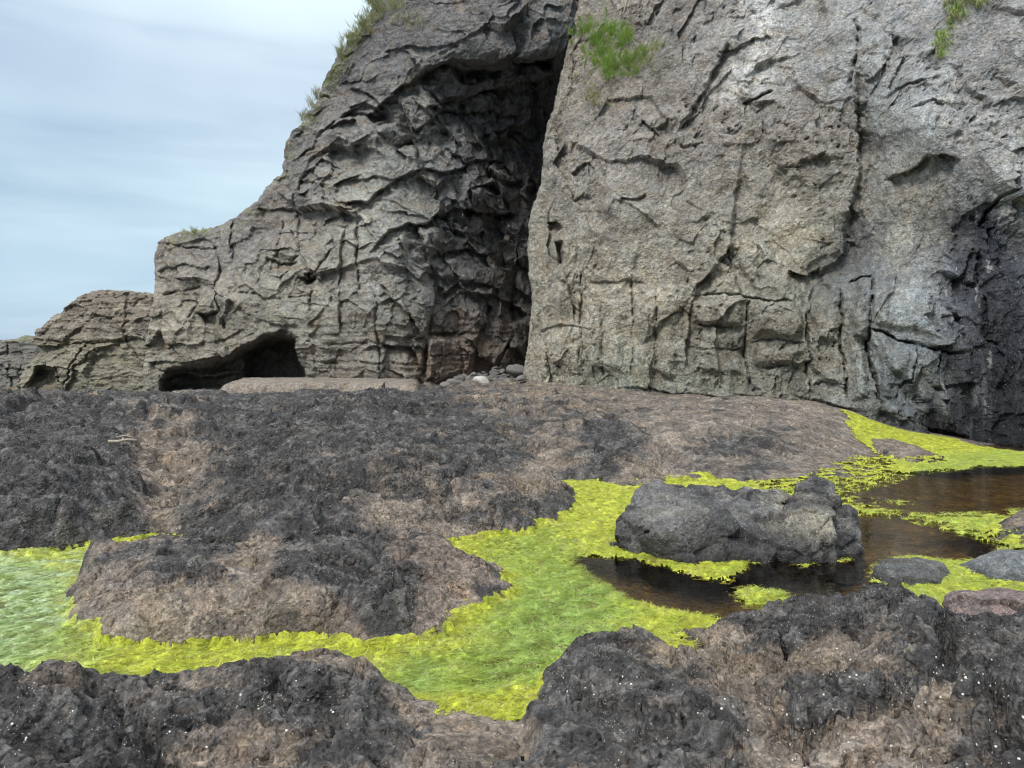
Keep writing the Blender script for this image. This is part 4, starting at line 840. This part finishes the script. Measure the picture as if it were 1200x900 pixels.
# the left hand pools and the puddle end behind the mound
mask = np.where((x < -3.4) & (y > 8.6), -1, mask)
thin = fbm2(x * 3 + .6 * y, y * 7, 5, 321, .65)
sparse = np.maximum(sstep(10.0, 11.5, y) * sstep(3, 4.5, x), .75 * sstep(2.5, 3.3, x) * sstep(7.2, 8.2, y)) * (slope < 0)
mask = mask - .10 * sstep(.0, .3, fbm2(x * 9, y * 14, 3, 329, .7)) * sstep(.3, .0, mask) - sparse * sstep(-.12, .12, thin) * .6 - .12 * sstep(.1, .4, fbm2(x * 5, y * 12, 5, 323, .7)) * sstep(.4, .0, mask)
mott = fbm2(x * 3.3, y * 5, 5, 327, .7)
mask = np.where((x > .5) & (y < 5.0) & (H > .02), -1, mask)
pale = sstep(-2.9, -4.0, x + .25 * (y - 6)) * sstep(8.3, 7.3, y)
YW = ctint([(560, 640, .8), (600, 650, .5), (700, 580, 1), (740, 575, 1), (730, 620, 1), (700, 640, .9), (780, 668, 1), (830, 680, 1), (650, 700, .1), (600, 760, 0), (560, 800, .15), (480, 790, .2), (550, 715, .9), (520, 745, 1), (450, 765, 1), (380, 762, 1), (200, 780, 1), (120, 770, .8), (60, 790, .5), (90, 740, .7), (40, 700, 0), (20, 670, .4), (60, 655, 1), (140, 645, .9), (780, 720, 1), (740, 720, .6), (700, 750, .2), (900, 700, .7), (1050, 690, .8), (1150, 690, .7), (1000, 570, .9), (900, 560, .9), (1050, 600, .75), (1150, 600, .6), (1180, 640, .8), (1100, 530, .5), (1050, 510, .8), (600, 830, .5), (700, 690, .15), (640, 650, .4), (1100, 545, .6)])
yel = np.clip(YW(ppx / 100, ppy / 100)[..., 0], 0, 1)
yel = np.clip(yel + .9 * sstep(-.10, .0, H) + .5 * fbm2(x * 4, y * 5, 4, 331), 0, 1)
lump = fbm2(x * 15, y * 15, 2, 341, .5); mid_ = fbm2(x * 12, y * 14, 3, 343); f1, f2, r_, ox, oy = voro2(x * 19 + .4 * lump, y * 19 + .4 * mid_, 9)
mid = fbm2(x * 4, y * 6, 3, 345, .55)
base = np.maximum(0.0, np.minimum(H, .04))
z = base + lerp(.0, .016, yel) + .016 * mid * (1 + yel) + (.020 * (.8 - f1 * f1) * yel * (.4 + r_[..., 0]) + .009 * lump) + .004 * pale
z = lerp(-.006, z, sstep(-.02, .14, mask))
z = np.where(slope > -.02, np.maximum(z, Hs + .02 + .012 * lump), z)
yc = np.array([.54, .56, .06]); gc = np.array([.36, .50, .12]); pc = np.array([.48, .60, .30]); oc = np.array([.24, .30, .05])
c = lerp(gc, yc, yel[..., None]); c = lerp(c, pc, (pale * (1 - .7 * yel))[..., None])
c = lerp(c, c * np.array([.62, .74, .45]), (sstep(-.1, .35, mott) * .75)[..., None]); c = lerp(c, np.array([.50, .50, .22]), (sstep(.15, .4, -mott) * .35)[..., None])
c = lerp(c, np.array([.34, .27, .09]), (sstep(.18, .45, fbm2(x * 6, y * 8, 3, 353, .6)) * .5)[..., None])
c = lerp(c, oc, (sstep(0, .5, fbm2(x * 2.5, y * 4, 5, 351, .65)) * .45)[..., None])
c = lerp(c, np.array([.50, .62, .42]), (pale * sstep(-.1, .3, fbm2(x * 2, y * 9, 4, 357, .6)) * .6)[..., None])
c = c * (1 + .4 * lump[..., None] + .4 * mid[..., None]); c = c * (1 + (yel * (r_[..., 1] - .5) * .6)[..., None])
hole = sstep(.02, .30, fbm2(x * 6 + 2 * mid, y * 9, 3, 361, .65) - .25 * yel)
c = lerp(c, np.array([.08, .12, .03]), (hole * .6 * (1 - pale))[..., None]); z = z - .02 * hole * (1 - .6 * pale)
keep = mask > -.02
Q = grid_quads(RN, ANGN, None); Q = Q[keep.ravel()[Q].all(1)]
col4 = np.concatenate([np.clip(c, .005, 1), np.ones_like(c[..., :1])], -1).reshape(-1, 4)
V, Q2, cc = compact(np.stack([x, y, z], -1).reshape(-1, 3), Q, col4)
mat_o = mesh_obj('algae', V, Q2, M_algae, cc)
setprops(mat_o, 'bright yellow-green algae mats floating on the tidal pools and fringing the rocks', 'algae', None, 'stuff')
print('algae mat', time.time() - T0)

# filaments lying on and standing from the mats
NS = 150000
cand = np.flatnonzero((mask > 0).ravel())
area = (R_ ** 2).ravel()[cand]; R0 = R_.ravel()[cand]
wgt = area * np.exp(-R0 * .22) * (1 - .75 * np.clip(yel.ravel()[cand], 0, 1)) * sstep(.0, .06, mask.ravel()[cand]) * (1 - .55 * pale.ravel()[cand]); wgt /= wgt.sum()
pick = rng.choice(cand, NS, p=wgt)
def take(a): return a.ravel()[pick]
jx = take(x) + rng.normal(0, .012, NS); jy = take(y) + rng.normal(0, .012, NS); jz = take(z)
ty = take(yel); tp = take(pale); tr_ = take(R_)
flow = 2.2 * fbm2(jx * 1.1, jy * 1.1, 3, 371) + .5 + rng.normal(0, .7, NS)
flow = np.where(tp > .3, .25 + rng.normal(0, .25, NS), flow)
ln = rng.uniform(.03, .10, NS) * (1 + tr_ / 14) * lerp(1.25, .7, ty) * lerp(.45, 1, sstep(.0, .10, take(mask)))
wd = rng.uniform(.0008, .0022, NS) * (1 + tr_ / 7)
lift = .06 * rng.random(NS) + .05 * ty
dx = np.cos(flow); dy_ = np.sin(flow); curl = rng.normal(0, .6, NS)
seg = 3; Vs = []
cx, cy, cz = jx.copy(), jy.copy(), jz - .004
an = flow.copy()
for i in range(seg + 1):
    sx_, sy_ = -np.sin(an), np.cos(an); ww = wd * (1 - .75 * i / seg)
    Vs.append(np.stack([cx + sx_ * ww, cy + sy_ * ww, cz], -1)); Vs.append(np.stack([cx - sx_ * ww, cy - sy_ * ww, cz + .0004], -1))
    st_ = ln / seg; cx = cx + np.cos(an) * st_; cy = cy + np.sin(an) * st_; cz = cz + st_ * lift * (1 - .8 * i / seg) + .0015; an = an + curl
Vs = np.stack(Vs, 1).reshape(-1, 3)
b0 = (np.arange(NS) * (2 * seg + 2))[:, None]
Qs = np.concatenate([np.stack([b0[:, 0] + 2 * i, b0[:, 0] + 2 * i + 1, b0[:, 0] + 2 * i + 3, b0[:, 0] + 2 * i + 2], -1) for i in range(seg)], 0)
cs = c.reshape(-1, 3)[pick]; cs = np.clip(lerp(cs, lerp(gc, yc, ty[:, None]), .6) * rng.uniform(.55, 1.35, NS)[:, None], .01, .8)
bl = rng.random(NS); cs[bl < .06] = np.array([.30, .22, .09]); cs[bl > .93] = np.array([.66, .68, .36])
cs = np.repeat(cs, 2 * seg + 2, 0); cs = np.concatenate([cs, np.ones((len(cs), 1))], 1)
st_o = mesh_obj('algae_filaments', Vs, Qs, M_strand, cs)
setprops(st_o, 'fine tangled green filaments lying over the algae mats', 'algae', None, 'stuff')
print('strands', time.time() - T0)
# ------------------------------------------------------------------ boulders built from joined hulls
import bmesh
def hull_rock(name, hulls, voxel, amp, sc_, seed, tint, mat, label, cat='boulder', group=None):
    me = bpy.data.meshes.new('tmp'); bm = bmesh.new()
    for pts in hulls:
        vs = [bm.verts.new(tuple(float(v) for v in p)) for p in pts]
        r = bmesh.ops.convex_hull(bm, input=vs)
        bad = [g for g in r['geom_interior'] + r['geom_unused'] if isinstance(g, bmesh.types.BMVert)]
        if bad: bmesh.ops.delete(bm, geom=list(set(bad)), context='VERTS')
    bm.to_mesh(me); bm.free()
    o = bpy.data.objects.new('tmp', me); COL.objects.link(o)
    md = o.modifiers.new('r', 'REMESH'); md.mode = 'VOXEL'; md.voxel_size = voxel
    ms = o.modifiers.new('s', 'SMOOTH'); ms.iterations = 1; ms.factor = .5
    dg = bpy.context.evaluated_depsgraph_get(); ev = o.evaluated_get(dg); m2 = bpy.data.meshes.new_from_object(ev)
    bpy.data.objects.remove(o); bpy.data.meshes.remove(me)
    n = len(m2.vertices); co = np.empty(n * 3, np.float32); m2.vertices.foreach_get('co', co); co = co.reshape(-1, 3)
    no = np.empty(n * 3, np.float32); m2.vertices.foreach_get('normal', no); no = no.reshape(-1, 3)
    k = 1 / sc_
    h = .45 * fbm3(co[:, 0] * 3 * k, co[:, 1] * 3 * k, co[:, 2] * 3 * k, 3, seed) + .45 * fbm3(co[:, 0] * 8 * k, co[:, 1] * 8 * k, co[:, 2] * 8 * k, 4, seed + 3, .6, True) + .18 * fbm3(co[:, 0] * 30 * k, co[:, 1] * 30 * k, co[:, 2] * 30 * k, 3, seed + 8)
    f, e, _ = facets(co[:, 0] * 3.2 * k + co[:, 1] * 2 * k, co[:, 2] * 4 * k + co[:, 1] * 2 * k, seed, 1.8, .25, .07)
    co2 = co + no * (amp * (h + 1.0 * f))[:, None]
    m2.vertices.foreach_set('co', co2.ravel())
    c = tint(co, no)
    at = m2.color_attributes.new('tint', 'FLOAT_COLOR', 'POINT'); at.data.foreach_set('color', np.concatenate([np.clip(c, .005, 1), np.ones((n, 1)) * sstep(.0, .06, co2[:, 2])[:, None]], 1).astype(np.float32).ravel())
    m2.polygons.foreach_set('use_smooth', np.ones(len(m2.polygons), bool)); m2.update()
    m2.materials.clear(); m2.materials.append(mat); m2.name = name
    ob = bpy.data.objects.new(name, m2); COL.objects.link(ob)
    return setprops(ob, label, cat, group)
def HP(*pts, floor=-.3):
    P = [WD(*p) for p in pts]; C = np.mean(P, 0); return P + [np.array([lerp(p[0], C[0], .14), lerp(p[1], C[1], .32), floor]) for p in P]
def tint_boulder(base, pale, seed, amt=.5, sc_=1.0):
    def f(co, no):
        n = fbm3(co[:, 0] * 2.5 * sc_, co[:, 1] * 2.5 * sc_, co[:, 2] * 2.5 * sc_, 5, seed, .62)
        c = lerp(np.array(base), np.array(pale), (sstep(-.05, .2, n) * amt)[:, None]) * (1 + .4 * fbm3(co[:, 0] * 9, co[:, 1] * 9, co[:, 2] * 9, 3, seed + 2))[:, None]
        return c * lerp(.5, 1, sstep(.01, .10, co[:, 2] + .02 * n))[:, None]
    return f
A1 = HP((720, 612, 8.1), (722, 634, 7.95), (738, 592, 8.2), (752, 574, 8.6), (778, 566, 8.8), (800, 580, 8.6), (770, 640, 7.75), (744, 652, 7.8), (790, 600, 8.0), (760, 575, 9.1), (800, 572, 9.2))
A2 = HP((752, 618, 7.75), (790, 592, 8.05), (850, 596, 7.95), (838, 578, 8.7), (800, 570, 9.0), (850, 572, 9.0), (866, 606, 7.9), (856, 622, 7.6), (838, 664, 7.42), (806, 660, 7.42), (768, 648, 7.6), (812, 604, 7.6), (775, 628, 7.5))
A3 = HP((840, 640, 7.55), (866, 602, 7.9), (910, 606, 7.85), (915, 640, 7.6), (895, 662, 7.5), (840, 664, 7.45), (870, 584, 8.5), (925, 588, 8.5), (845, 590, 8.3))
A6 = HP((902, 620, 7.85), (922, 602, 7.8), (948, 597, 7.65), (976, 604, 7.62), (980, 630, 7.5), (945, 640, 7.42), (915, 650, 7.55), (930, 585, 8.4), (975, 590, 8.3), (935, 660, 7.5), (972, 656, 7.6))
A7 = HP((972, 606, 8.0), (996, 600, 8.2), (1009, 622, 8.1), (1011, 640, 7.95), (1000, 655, 7.8), (978, 658, 7.75), (978, 590, 8.6), (1000, 600, 8.6))
A8 = HP((842, 578, 8.8), (870, 573, 9.0), (910, 574, 9.1), (935, 585, 8.9), (900, 590, 8.6), (860, 590, 8.6), (880, 582, 9.6))
A4 = [WD(*p) for p in ((926, 588, 8.3), (934, 568, 8.45), (955, 558, 8.5), (974, 567, 8.45), (982, 590, 8.3), (950, 596, 8.1), (958, 570, 8.9), (936, 592, 8.9), (975, 596, 8.9), (950, 620, 8.4))]
A5 = [WD(*p) for p in ((878, 590, 8.2), (885, 578, 8.4), (905, 575, 8.5), (918, 584, 8.4), (905, 600, 8.1), (890, 600, 8.6), (905, 590, 9))]
def tint_main(co, no):
    c = tint_boulder((.052, .051, .053), (.20, .195, .185), 401, .6)(co, no)
    p = WD(955, 612, 7.6); q = np.exp(-(((co[:, 0] - p[0]) / .28) ** 2 + ((co[:, 2] - p[2]) / .16) ** 2)) * sstep(.1, .6, -no[:, 1] + .3)
    c = lerp(c, np.array([.36, .33, .26]) * (1 + .6 * fbm3(co[:, 0] * 8, co[:, 1] * 8, co[:, 2] * 8, 3, 405))[:, None], (q * .75)[:, None])
    p = WD(780, 605, 7.7); q = np.exp(-(((co[:, 0] - p[0]) / .45) ** 2 + ((co[:, 2] - p[2]) / .22) ** 2))
    return lerp(c, np.array([.24, .235, .22]), (q * .55)[:, None])
hull_rock('boulder', [A1, A2, A3, A4, A5, A6, A7, A8], 0.015, .06, 1.0, 403, tint_main, M_boulder, 'largest dark angular boulder standing in the pool, barnacle-speckled with a pale patch')
hull_rock('boulder', [HP((1019, 682, 6.95), (1024, 665, 7.1), (1045, 656, 7.2), (1075, 653, 7.3), (1105, 660, 7.2), (1117, 678, 7.0), (1100, 694, 6.65), (1070, 698, 6.55), (1040, 694, 6.65), (1040, 664, 6.85), (1070, 660, 6.9), (1095, 668, 6.85))], .014, .03, .8, 411, tint_boulder((.10, .10, .098), (.20, .195, .185), 413), M_boulder, 'small rounded grey boulder ringed by algae, right of the largest boulder')
hull_rock('boulder', [HP((1117, 664, 7.35), (1140, 656, 7.35), (1165, 650, 7.3), (1180, 645, 7.3), (1225, 645, 7.2), (1240, 660, 7.1), (1215, 684, 6.75), (1170, 681, 6.8), (1145, 672, 7.05), (1180, 656, 6.95))], .014, .022, 1.2, 421, tint_boulder((.15, .16, .165), (.22, .225, .22), 423, .4), M_boulder, 'smooth bluish-grey boulder at the right edge of the pool')
hull_rock('boulder', [HP((1108, 712, 5.55), (1112, 698, 5.65), (1130, 690, 5.75), (1165, 692, 5.8), (1210, 696, 5.8), (1235, 720, 5.6), (1215, 740, 5.2), (1160, 735, 5.2), (1120, 728, 5.3), (1130, 700, 5.4), (1180, 704, 5.4), floor=-.1)], .012, .035, .8, 431, tint_boulder((.22, .165, .155), (.10, .09, .09), 433, .6), M_boulder, 'pinkish rough boulder behind the bottom right foreground rock')
print('boulders', time.time() - T0)

# pale flat platform in front of the low cave
PL = Outcrop('platform', [(256, 464, 1.0), (300, 463, 1.02), (400, 462, 1.03), (488, 461, 1.08), (492, 452, 1.15), ('w', -4.2, 34, 1.2), ('w', -12.5, 34, 1.0)], [(280, 452, 1.38), (400, 448, 1.45), (470, 448, 1.42), ('w', -8, 33, 1.5)], .28, 1, .045, 29, warp=.12)
xs = np.arange(PL.lo[0], PL.hi[0], .04); ys = np.arange(PL.lo[1], PL.hi[1], .06); x, y = np.meshgrid(xs.astype(np.float32), ys.astype(np.float32))
h, e = PL.height(x, y); h = h + .05 * fbm2(x * 1.5, y * 1.5, 4, 501) + .03 * fbm2(x * 6, y * 6, 3, 503)
cpl = np.array([.28, .24, .20]) * (1 + .5 * fbm2(x * 1.2, y * 2, 5, 505, .6))[..., None]
V, Q, cc = compact(np.stack([x, y, h], -1).reshape(-1, 3), grid_quads(len(ys), len(xs), e > -.5), np.concatenate([np.clip(cpl, .02, 1), np.ones_like(cpl[..., :1])], -1).reshape(-1, 4))
setprops(mesh_obj('rock_outcrop', V, Q, M_cliff, cc), 'flat pale pinkish slab of rock in front of the low sea cave', 'rock', 'bedrock outcrops round the pools')

# loose stones heaped at the foot of the alcove
def stone_mesh(seed, flat):
    bm = bmesh.new(); bmesh.ops.create_icosphere(bm, subdivisions=3, radius=1)
    r = random.Random(seed); pl = []
    for _ in range(9):
        v = mathutils.Vector((r.gauss(0, 1), r.gauss(0, 1), r.gauss(0, 1))).normalized(); pl.append((v, r.uniform(.62, .92)))
    for v in bm.verts:
        n = v.co.normalized(); d = min([1.0] + [k / max(n.dot(p), 1e-3) for p, k in pl if n.dot(p) > .05])
        v.co = n * d; v.co.z *= flat
    me = bpy.data.meshes.new('loose_stone'); bm.to_mesh(me); bm.free()
    me.polygons.foreach_set('use_smooth', np.ones(len(me.polygons), bool))
    return me
kinds = []
for k in range(14):
    me = stone_mesh(k, random.uniform(.55, .85)); g = (.19, .185, .175) if k % 3 else (.26, .245, .225)
    if k == 13: g = (.62, .6, .56)
    at = me.color_attributes.new('tint', 'FLOAT_COLOR', 'POINT'); at.data.foreach_set('color', np.tile(np.array(g + (1,), np.float32), len(me.vertices)))
    me.materials.append(M_stone); kinds.append(me)
def stone(px, py, D, s, k, label):
    o = bpy.data.objects.new('loose_stone', kinds[k]); COL.objects.link(o)
    o.location = WD(px, py, D); o.scale = (s * random.uniform(.9, 1.3), s * random.uniform(.8, 1.1), s * random.uniform(.75, 1)); o.rotation_euler = (random.uniform(-.4, .4), random.uniform(-.4, .4), random.uniform(0, 6.3))
    return setprops(o, label, 'stone', 'loose stones heaped below the alcove')
common = 'small grey stone in the heap at the foot of the dark alcove'
for i in range(105):
    u = random.random(); px = 528 + 82 * u; lo = 452 - 5 * u; hi = lerp(446, 427, u ** .8)
    v = random.random(); py = lerp(lo, hi, v); D = 28.6 + (lo - py) * .17
    stone(px, py, D, random.uniform(.09, .2) * (1.15 if v < .4 else 1), random.randrange(13), common)
stone(564, 447, 28.0, .3, 13, 'whitest stone of the heap at the foot of the alcove')
stone(522, 451, 28.2, .24, 3, 'squarish pale stone at the left end of the stone heap')
stone(533, 450, 28.3, .3, 6, 'tilted pale stone next to the left end of the stone heap')
stone(606, 434, 29.2, .42, 1, 'largest grey stone at the top right of the stone heap')
stone(611, 443, 28.0, .22, 9, 'flat pale stone at the right foot of the stone heap')

# grass tufts on the cliff
def tuft(sheet, spots, n, ln, cols, name, label, grp, droop=.5, seed=1):
    r = np.random.default_rng(seed); Vs = []; Qs = []; Cs = []
    k = r.integers(0, len(spots), n); S = np.array(spots, float)
    nc = max(6, n // (20 if sheet is RS else 7)); kc = r.integers(0, len(spots), nc); cx_ = S[kc, 0] + r.normal(0, 1, nc) * S[kc, 2]; cy_ = S[kc, 1] + r.normal(0, 1, nc) * S[kc, 3]; big = r.uniform(.55, 1.25, nc)
    j = r.integers(0, nc, n); px = cx_[j] + r.normal(0, 1.0, n); py = cy_[j] + r.normal(0, .8, n)
    D = sheet.depth(px.astype(np.float32), py.astype(np.float32)) - .25
    a = (px - 600) / F; b = (450 - py) / F; f = cP + b * sP; u = b * cP - sP
    P = np.stack([D * a / f, D + 0 * a, CAMZ + D * u / f], -1)
    az = r.uniform(0, 2 * np.pi, n); d = np.stack([.55 * np.cos(az), -.35 - .3 * r.random(n), .6 + .5 * r.random(n)], -1)
    L = ln * r.uniform(.5, 1.2, n) * big[j] * 1.2; W = r.uniform(.007, .014, n)
    side = np.stack([np.cos(az * 3), .4 * np.sin(az * 3), 0 * az], -1)
    p = P.copy(); out = []
    for i in range(4):
        w_ = (W * (1 - i / 3.4))[:, None]; out += [p - side * w_, p + side * w_]
        p = p + d * (L / 3)[:, None]; d = d + np.array([0, -.12, -droop * .9])
    V = np.stack(out, 1).reshape(-1, 3); b0 = np.arange(n) * 8
    Q = np.concatenate([np.stack([b0 + 2 * i, b0 + 2 * i + 1, b0 + 2 * i + 3, b0 + 2 * i + 2], -1) for i in range(3)], 0)
    C_ = (.5 * np.array(cols)[r.integers(0, len(cols), n)] + .5 * np.array(cols)[r.integers(0, len(cols), nc)][j]) * r.uniform(.6, 1.3, (n, 1)); C_ = np.repeat(C_, 8, 0)
    o = mesh_obj(name, V, Q, M_grass, np.concatenate([C_, np.ones((len(C_), 1))], 1))
    return setprops(o, label, 'grass', grp, 'stuff' if 'hanging below' in label or 'faint' in label or 'smaller yellowish' in label or 'top edge' in label or 'sparse' in label or 'fringe' in label or 'low shoulder' in label or 'skyline of the' in label else None)
GC = [(.26, .46, .08), (.34, .50, .10), (.42, .52, .16), (.2, .34, .06)]; DC = [(.46, .44, .26), (.38, .40, .18), (.50, .45, .30)]
for i in range(16):
    stone(random.uniform(1160, 1205), random.uniform(541, 549), 15.6, random.uniform(.05, .12), random.randrange(13), 'grey pebble at the far edge of the pool below the wet black rock')
g_ = 'grass growing on the cliff'
tuft(RS, [(700, 38, 12, 7), (712, 50, 15, 9), (722, 42, 12, 7), (705, 66, 12, 9), (715, 80, 10, 8)], 4200, .42, GC + GC[:3] + DC[:1], 'grass_tuft', 'largest bright green grass tuft high in the middle of the cliff', g_, seed=1)
tuft(RS, [(750, 66, 9, 6), (765, 58, 8, 6), (742, 76, 6, 6)], 1100, .38, GC + DC, 'grass_tuft', 'smaller yellowish grass tuft just right of the largest one', g_, seed=2)
tuft(RS, [(695, 100, 12, 6), (688, 115, 8, 5), (700, 125, 9, 5)], 380, .3, DC, 'grass_tuft', 'sparse dry grass below the largest grass tuft', g_, .9, seed=3)
tuft(RS, [(1125, 5, 9, 7), (1140, -2, 9, 6), (1118, 20, 6, 6)], 1200, .36, GC[:2] + DC, 'grass_tuft', 'green and straw grass tuft at the top edge of the cliff on the right', g_, 1.0, seed=4)
tuft(RS, [(1104, 45, 5, 7), (1100, 60, 4, 6)], 500, .32, GC[:3] + DC[:2], 'grass_tuft', 'little grass tuft hanging below the top right one', g_, 1.1, seed=5)
tuft(LS, [(402, 62, 4, 5), (412, 46, 5, 5), (424, 30, 6, 5), (440, 14, 8, 6), (458, 6, 8, 6), (438, 2, 4, 4)], 1900, .45, GC[2:] + DC * 2, 'grass_tuft', 'pale dry grass along the sloping left skyline of the cliff', g_, .5, seed=6)
tuft(LS, [(357, 138, 4, 3), (366, 124, 4, 4), (372, 112, 3, 4)], 500, .4, DC, 'grass_tuft', 'dry grass fringe lower down the left skyline of the cliff', g_, .5, seed=7)
tuft(LS, [(480, 24, 9, 5)], 260, .3, DC, 'grass_tuft', 'faint dry grass patch on the rock right of the skyline grass', g_, .9, seed=8)
tuft(LS, [(218, 274, 5, 2), (232, 272, 6, 2)], 420, .25, DC + GC[2:3], 'grass_tuft', 'dry greenish grass on the low shoulder at the left end of the cliff', g_, .6, seed=9)

# roots hanging beside the big tuft
def tube(bm, pts, r0, r1):
    rings = []
    for i, p in enumerate(pts):
        p = mathutils.Vector(p); q = mathutils.Vector(pts[min(i + 1, len(pts) - 1)]) - mathutils.Vector(pts[max(i - 1, 0)])
        q.normalize(); s1 = q.orthogonal().normalized(); s2 = q.cross(s1); rad = lerp(r0, r1, i / (len(pts) - 1))
        rings.append([bm.verts.new(p + (s1 * math.cos(t) + s2 * math.sin(t)) * rad) for t in [k * math.pi / 4 for k in range(8)]])
    for a_, b_ in zip(rings, rings[1:]):
        for k in range(8): bm.faces.new((a_[k], a_[(k + 1) % 8], b_[(k + 1) % 8], b_[k]))
    bm.faces.new(rings[0][::-1]); bm.faces.new(rings[-1])
def bm_obj(name, bm, mat, parent=None):
    me = bpy.data.meshes.new(name); bmesh.ops.recalc_face_normals(bm, faces=bm.faces); bm.to_mesh(me); bm.free(); me.materials.append(mat)
    me.polygons.foreach_set('use_smooth', np.ones(len(me.polygons), bool))
    o = bpy.data.objects.new(name, me); COL.objects.link(o)
    if parent: o.parent = parent
    return o
bm = bmesh.new()
def dr(px, py): return float(RS.depth(np.array([px], np.float32), np.array([py], np.float32))[0]) - .3
for P in ([(736, -4), (733, 6), (731, 14), (726, 24)], [(733, 6), (724, 12), (714, 16)], [(728, -4), (730, 5), (733, 12)]):
    tube(bm, [WD(a, b, dr(a, b)) for a, b in P], .035, .018)
setprops(bm_obj('hanging_root', bm, M_twig), 'pale dry roots hanging above the largest grass tuft', 'root')
# driftwood, resting on the rock where it lies
bpy.context.view_layer.update()
dg = bpy.context.evaluated_depsgraph_get()
def on_rock(px, py, up):
    d = mathutils.Vector(WD(px, py, 5.0)) - mathutils.Vector((0, 0, CAMZ)); d.normalize()
    hit, loc, nor, idx, ob, _ = sc.ray_cast(dg, mathutils.Vector((0, 0, CAMZ)), d)
    return (loc.x, loc.y, loc.z + up)
for P, r_, lb in (([(127, 519, .80), (138, 519, .80), (148, 517, .82), (158, 518, .80)], .02, 'longest pale driftwood stick lying in the black crevice on the left'), ([(147, 523, .74), (145, 518, .84), (142, 515, .88)], .014, 'short upright driftwood piece crossing the longest stick'), ([(136, 514, .88), (146, 512, .9), (156, 515, .86)], .011, 'thin driftwood twig behind the longest stick')):
    bm = bmesh.new(); A_0 = on_rock(P[0][0], P[0][1] + 2, .03); dy0 = A_0[1]
    tube(bm, [(WD(q[0], q[1], dy0)[0], dy0 + .02 * k, WD(q[0], q[1], dy0)[2] + .02) for k, q in enumerate(P)], r_ * 1.3, r_ * .8)
    setprops(bm_obj('driftwood', bm, M_wood), lb, 'driftwood', 'driftwood caught in the left crevice')
# gully puddle
P = [(182, 581), (192, 576), (204, 574), (218, 577), (226, 583), (218, 589), (202, 592), (188, 588)]
pw = [WZ(a, b, .2) for a, b in P]
pud = mesh_obj('puddle', pw, [list(range(8))[::-1]], M_water, smooth=False); setprops(pud, 'small puddle in the sandy gully between the dark rocks', None, None, 'structure')

# shells lying on the foreground rocks
bpy.context.view_layer.update()
dg = bpy.context.evaluated_depsgraph_get()
def shell_mesh(seed):
    r = random.Random(seed); bm = bmesh.new(); n = 14; rings = []
    for k, (rad, h) in enumerate(((1, 0), (.86, .25), (.55, .52), (.2, .66))):
        rings.append([bm.verts.new((rad * math.cos(t) * (1 + .05 * (i % 2)) * 1.15, rad * math.sin(t) * (1 + .05 * (i % 2)), h)) for i, t in enumerate([j * 2 * math.pi / n for j in range(n)])])
    top = bm.verts.new((.05, 0, .72))
    for a_, b_ in zip(rings, rings[1:]):
        for k in range(n): bm.faces.new((a_[k], a_[(k + 1) % n], b_[(k + 1) % n], b_[k]))
    for k in range(n): bm.faces.new((rings[-1][k], rings[-1][(k + 1) % n], top))
    bm.faces.new(rings[0][::-1]); me = bpy.data.meshes.new('shell'); bm.to_mesh(me); bm.free(); me.materials.append(M_shell); return me
SH = [shell_mesh(1)]
camv = mathutils.Vector((0, 0, CAMZ)); cnt = 0
spots = []
for cx, cy, sx_, sy_, n in [(1120, 800, 40, 18, 34), (980, 780, 30, 14, 20), (1000, 880, 50, 10, 16), (840, 850, 30, 20, 16), (700, 800, 26, 14, 16), (760, 790, 24, 10, 12), (1170, 860, 20, 20, 14), (930, 830, 24, 16, 16), (60, 850, 40, 20, 14), (180, 870, 40, 14, 12), (330, 850, 50, 24, 14), (330, 725, 60, 14, 10), (200, 700, 60, 18, 8)]:
    spots += [(random.gauss(cx, sx_), random.gauss(cy, sy_)) for _ in range(n)]
spots += [(85, 833), (82, 835), (1145, 788), (1152, 790)]
for i, (px, py) in enumerate(spots):
    d = mathutils.Vector(WD(px, py, 5.0)) - camv; d.normalize()
    hit, loc, nor, idx, ob, _ = sc.ray_cast(dg, camv, d)
    if not hit or not ob.name.startswith('rock_outcrop'): continue
    o = bpy.data.objects.new('shell', SH[0]); COL.objects.link(o)
    o.location = loc - nor * .001; s = .0022 + .0042 * random.random() ** 2 * (1.5 if i >= len(spots) - 4 else 1); o.scale = (s, s, s * random.uniform(.6, 1)); o.rotation_euler = (nor.to_track_quat('Z', 'Y') @ mathutils.Quaternion((0, 0, 1), random.uniform(0, 6))).to_euler()
    setprops(o, 'tiny white shell on the dark foreground rocks', 'shell', 'shells scattered on the foreground rocks'); cnt += 1
print('done', cnt, time.time() - T0)
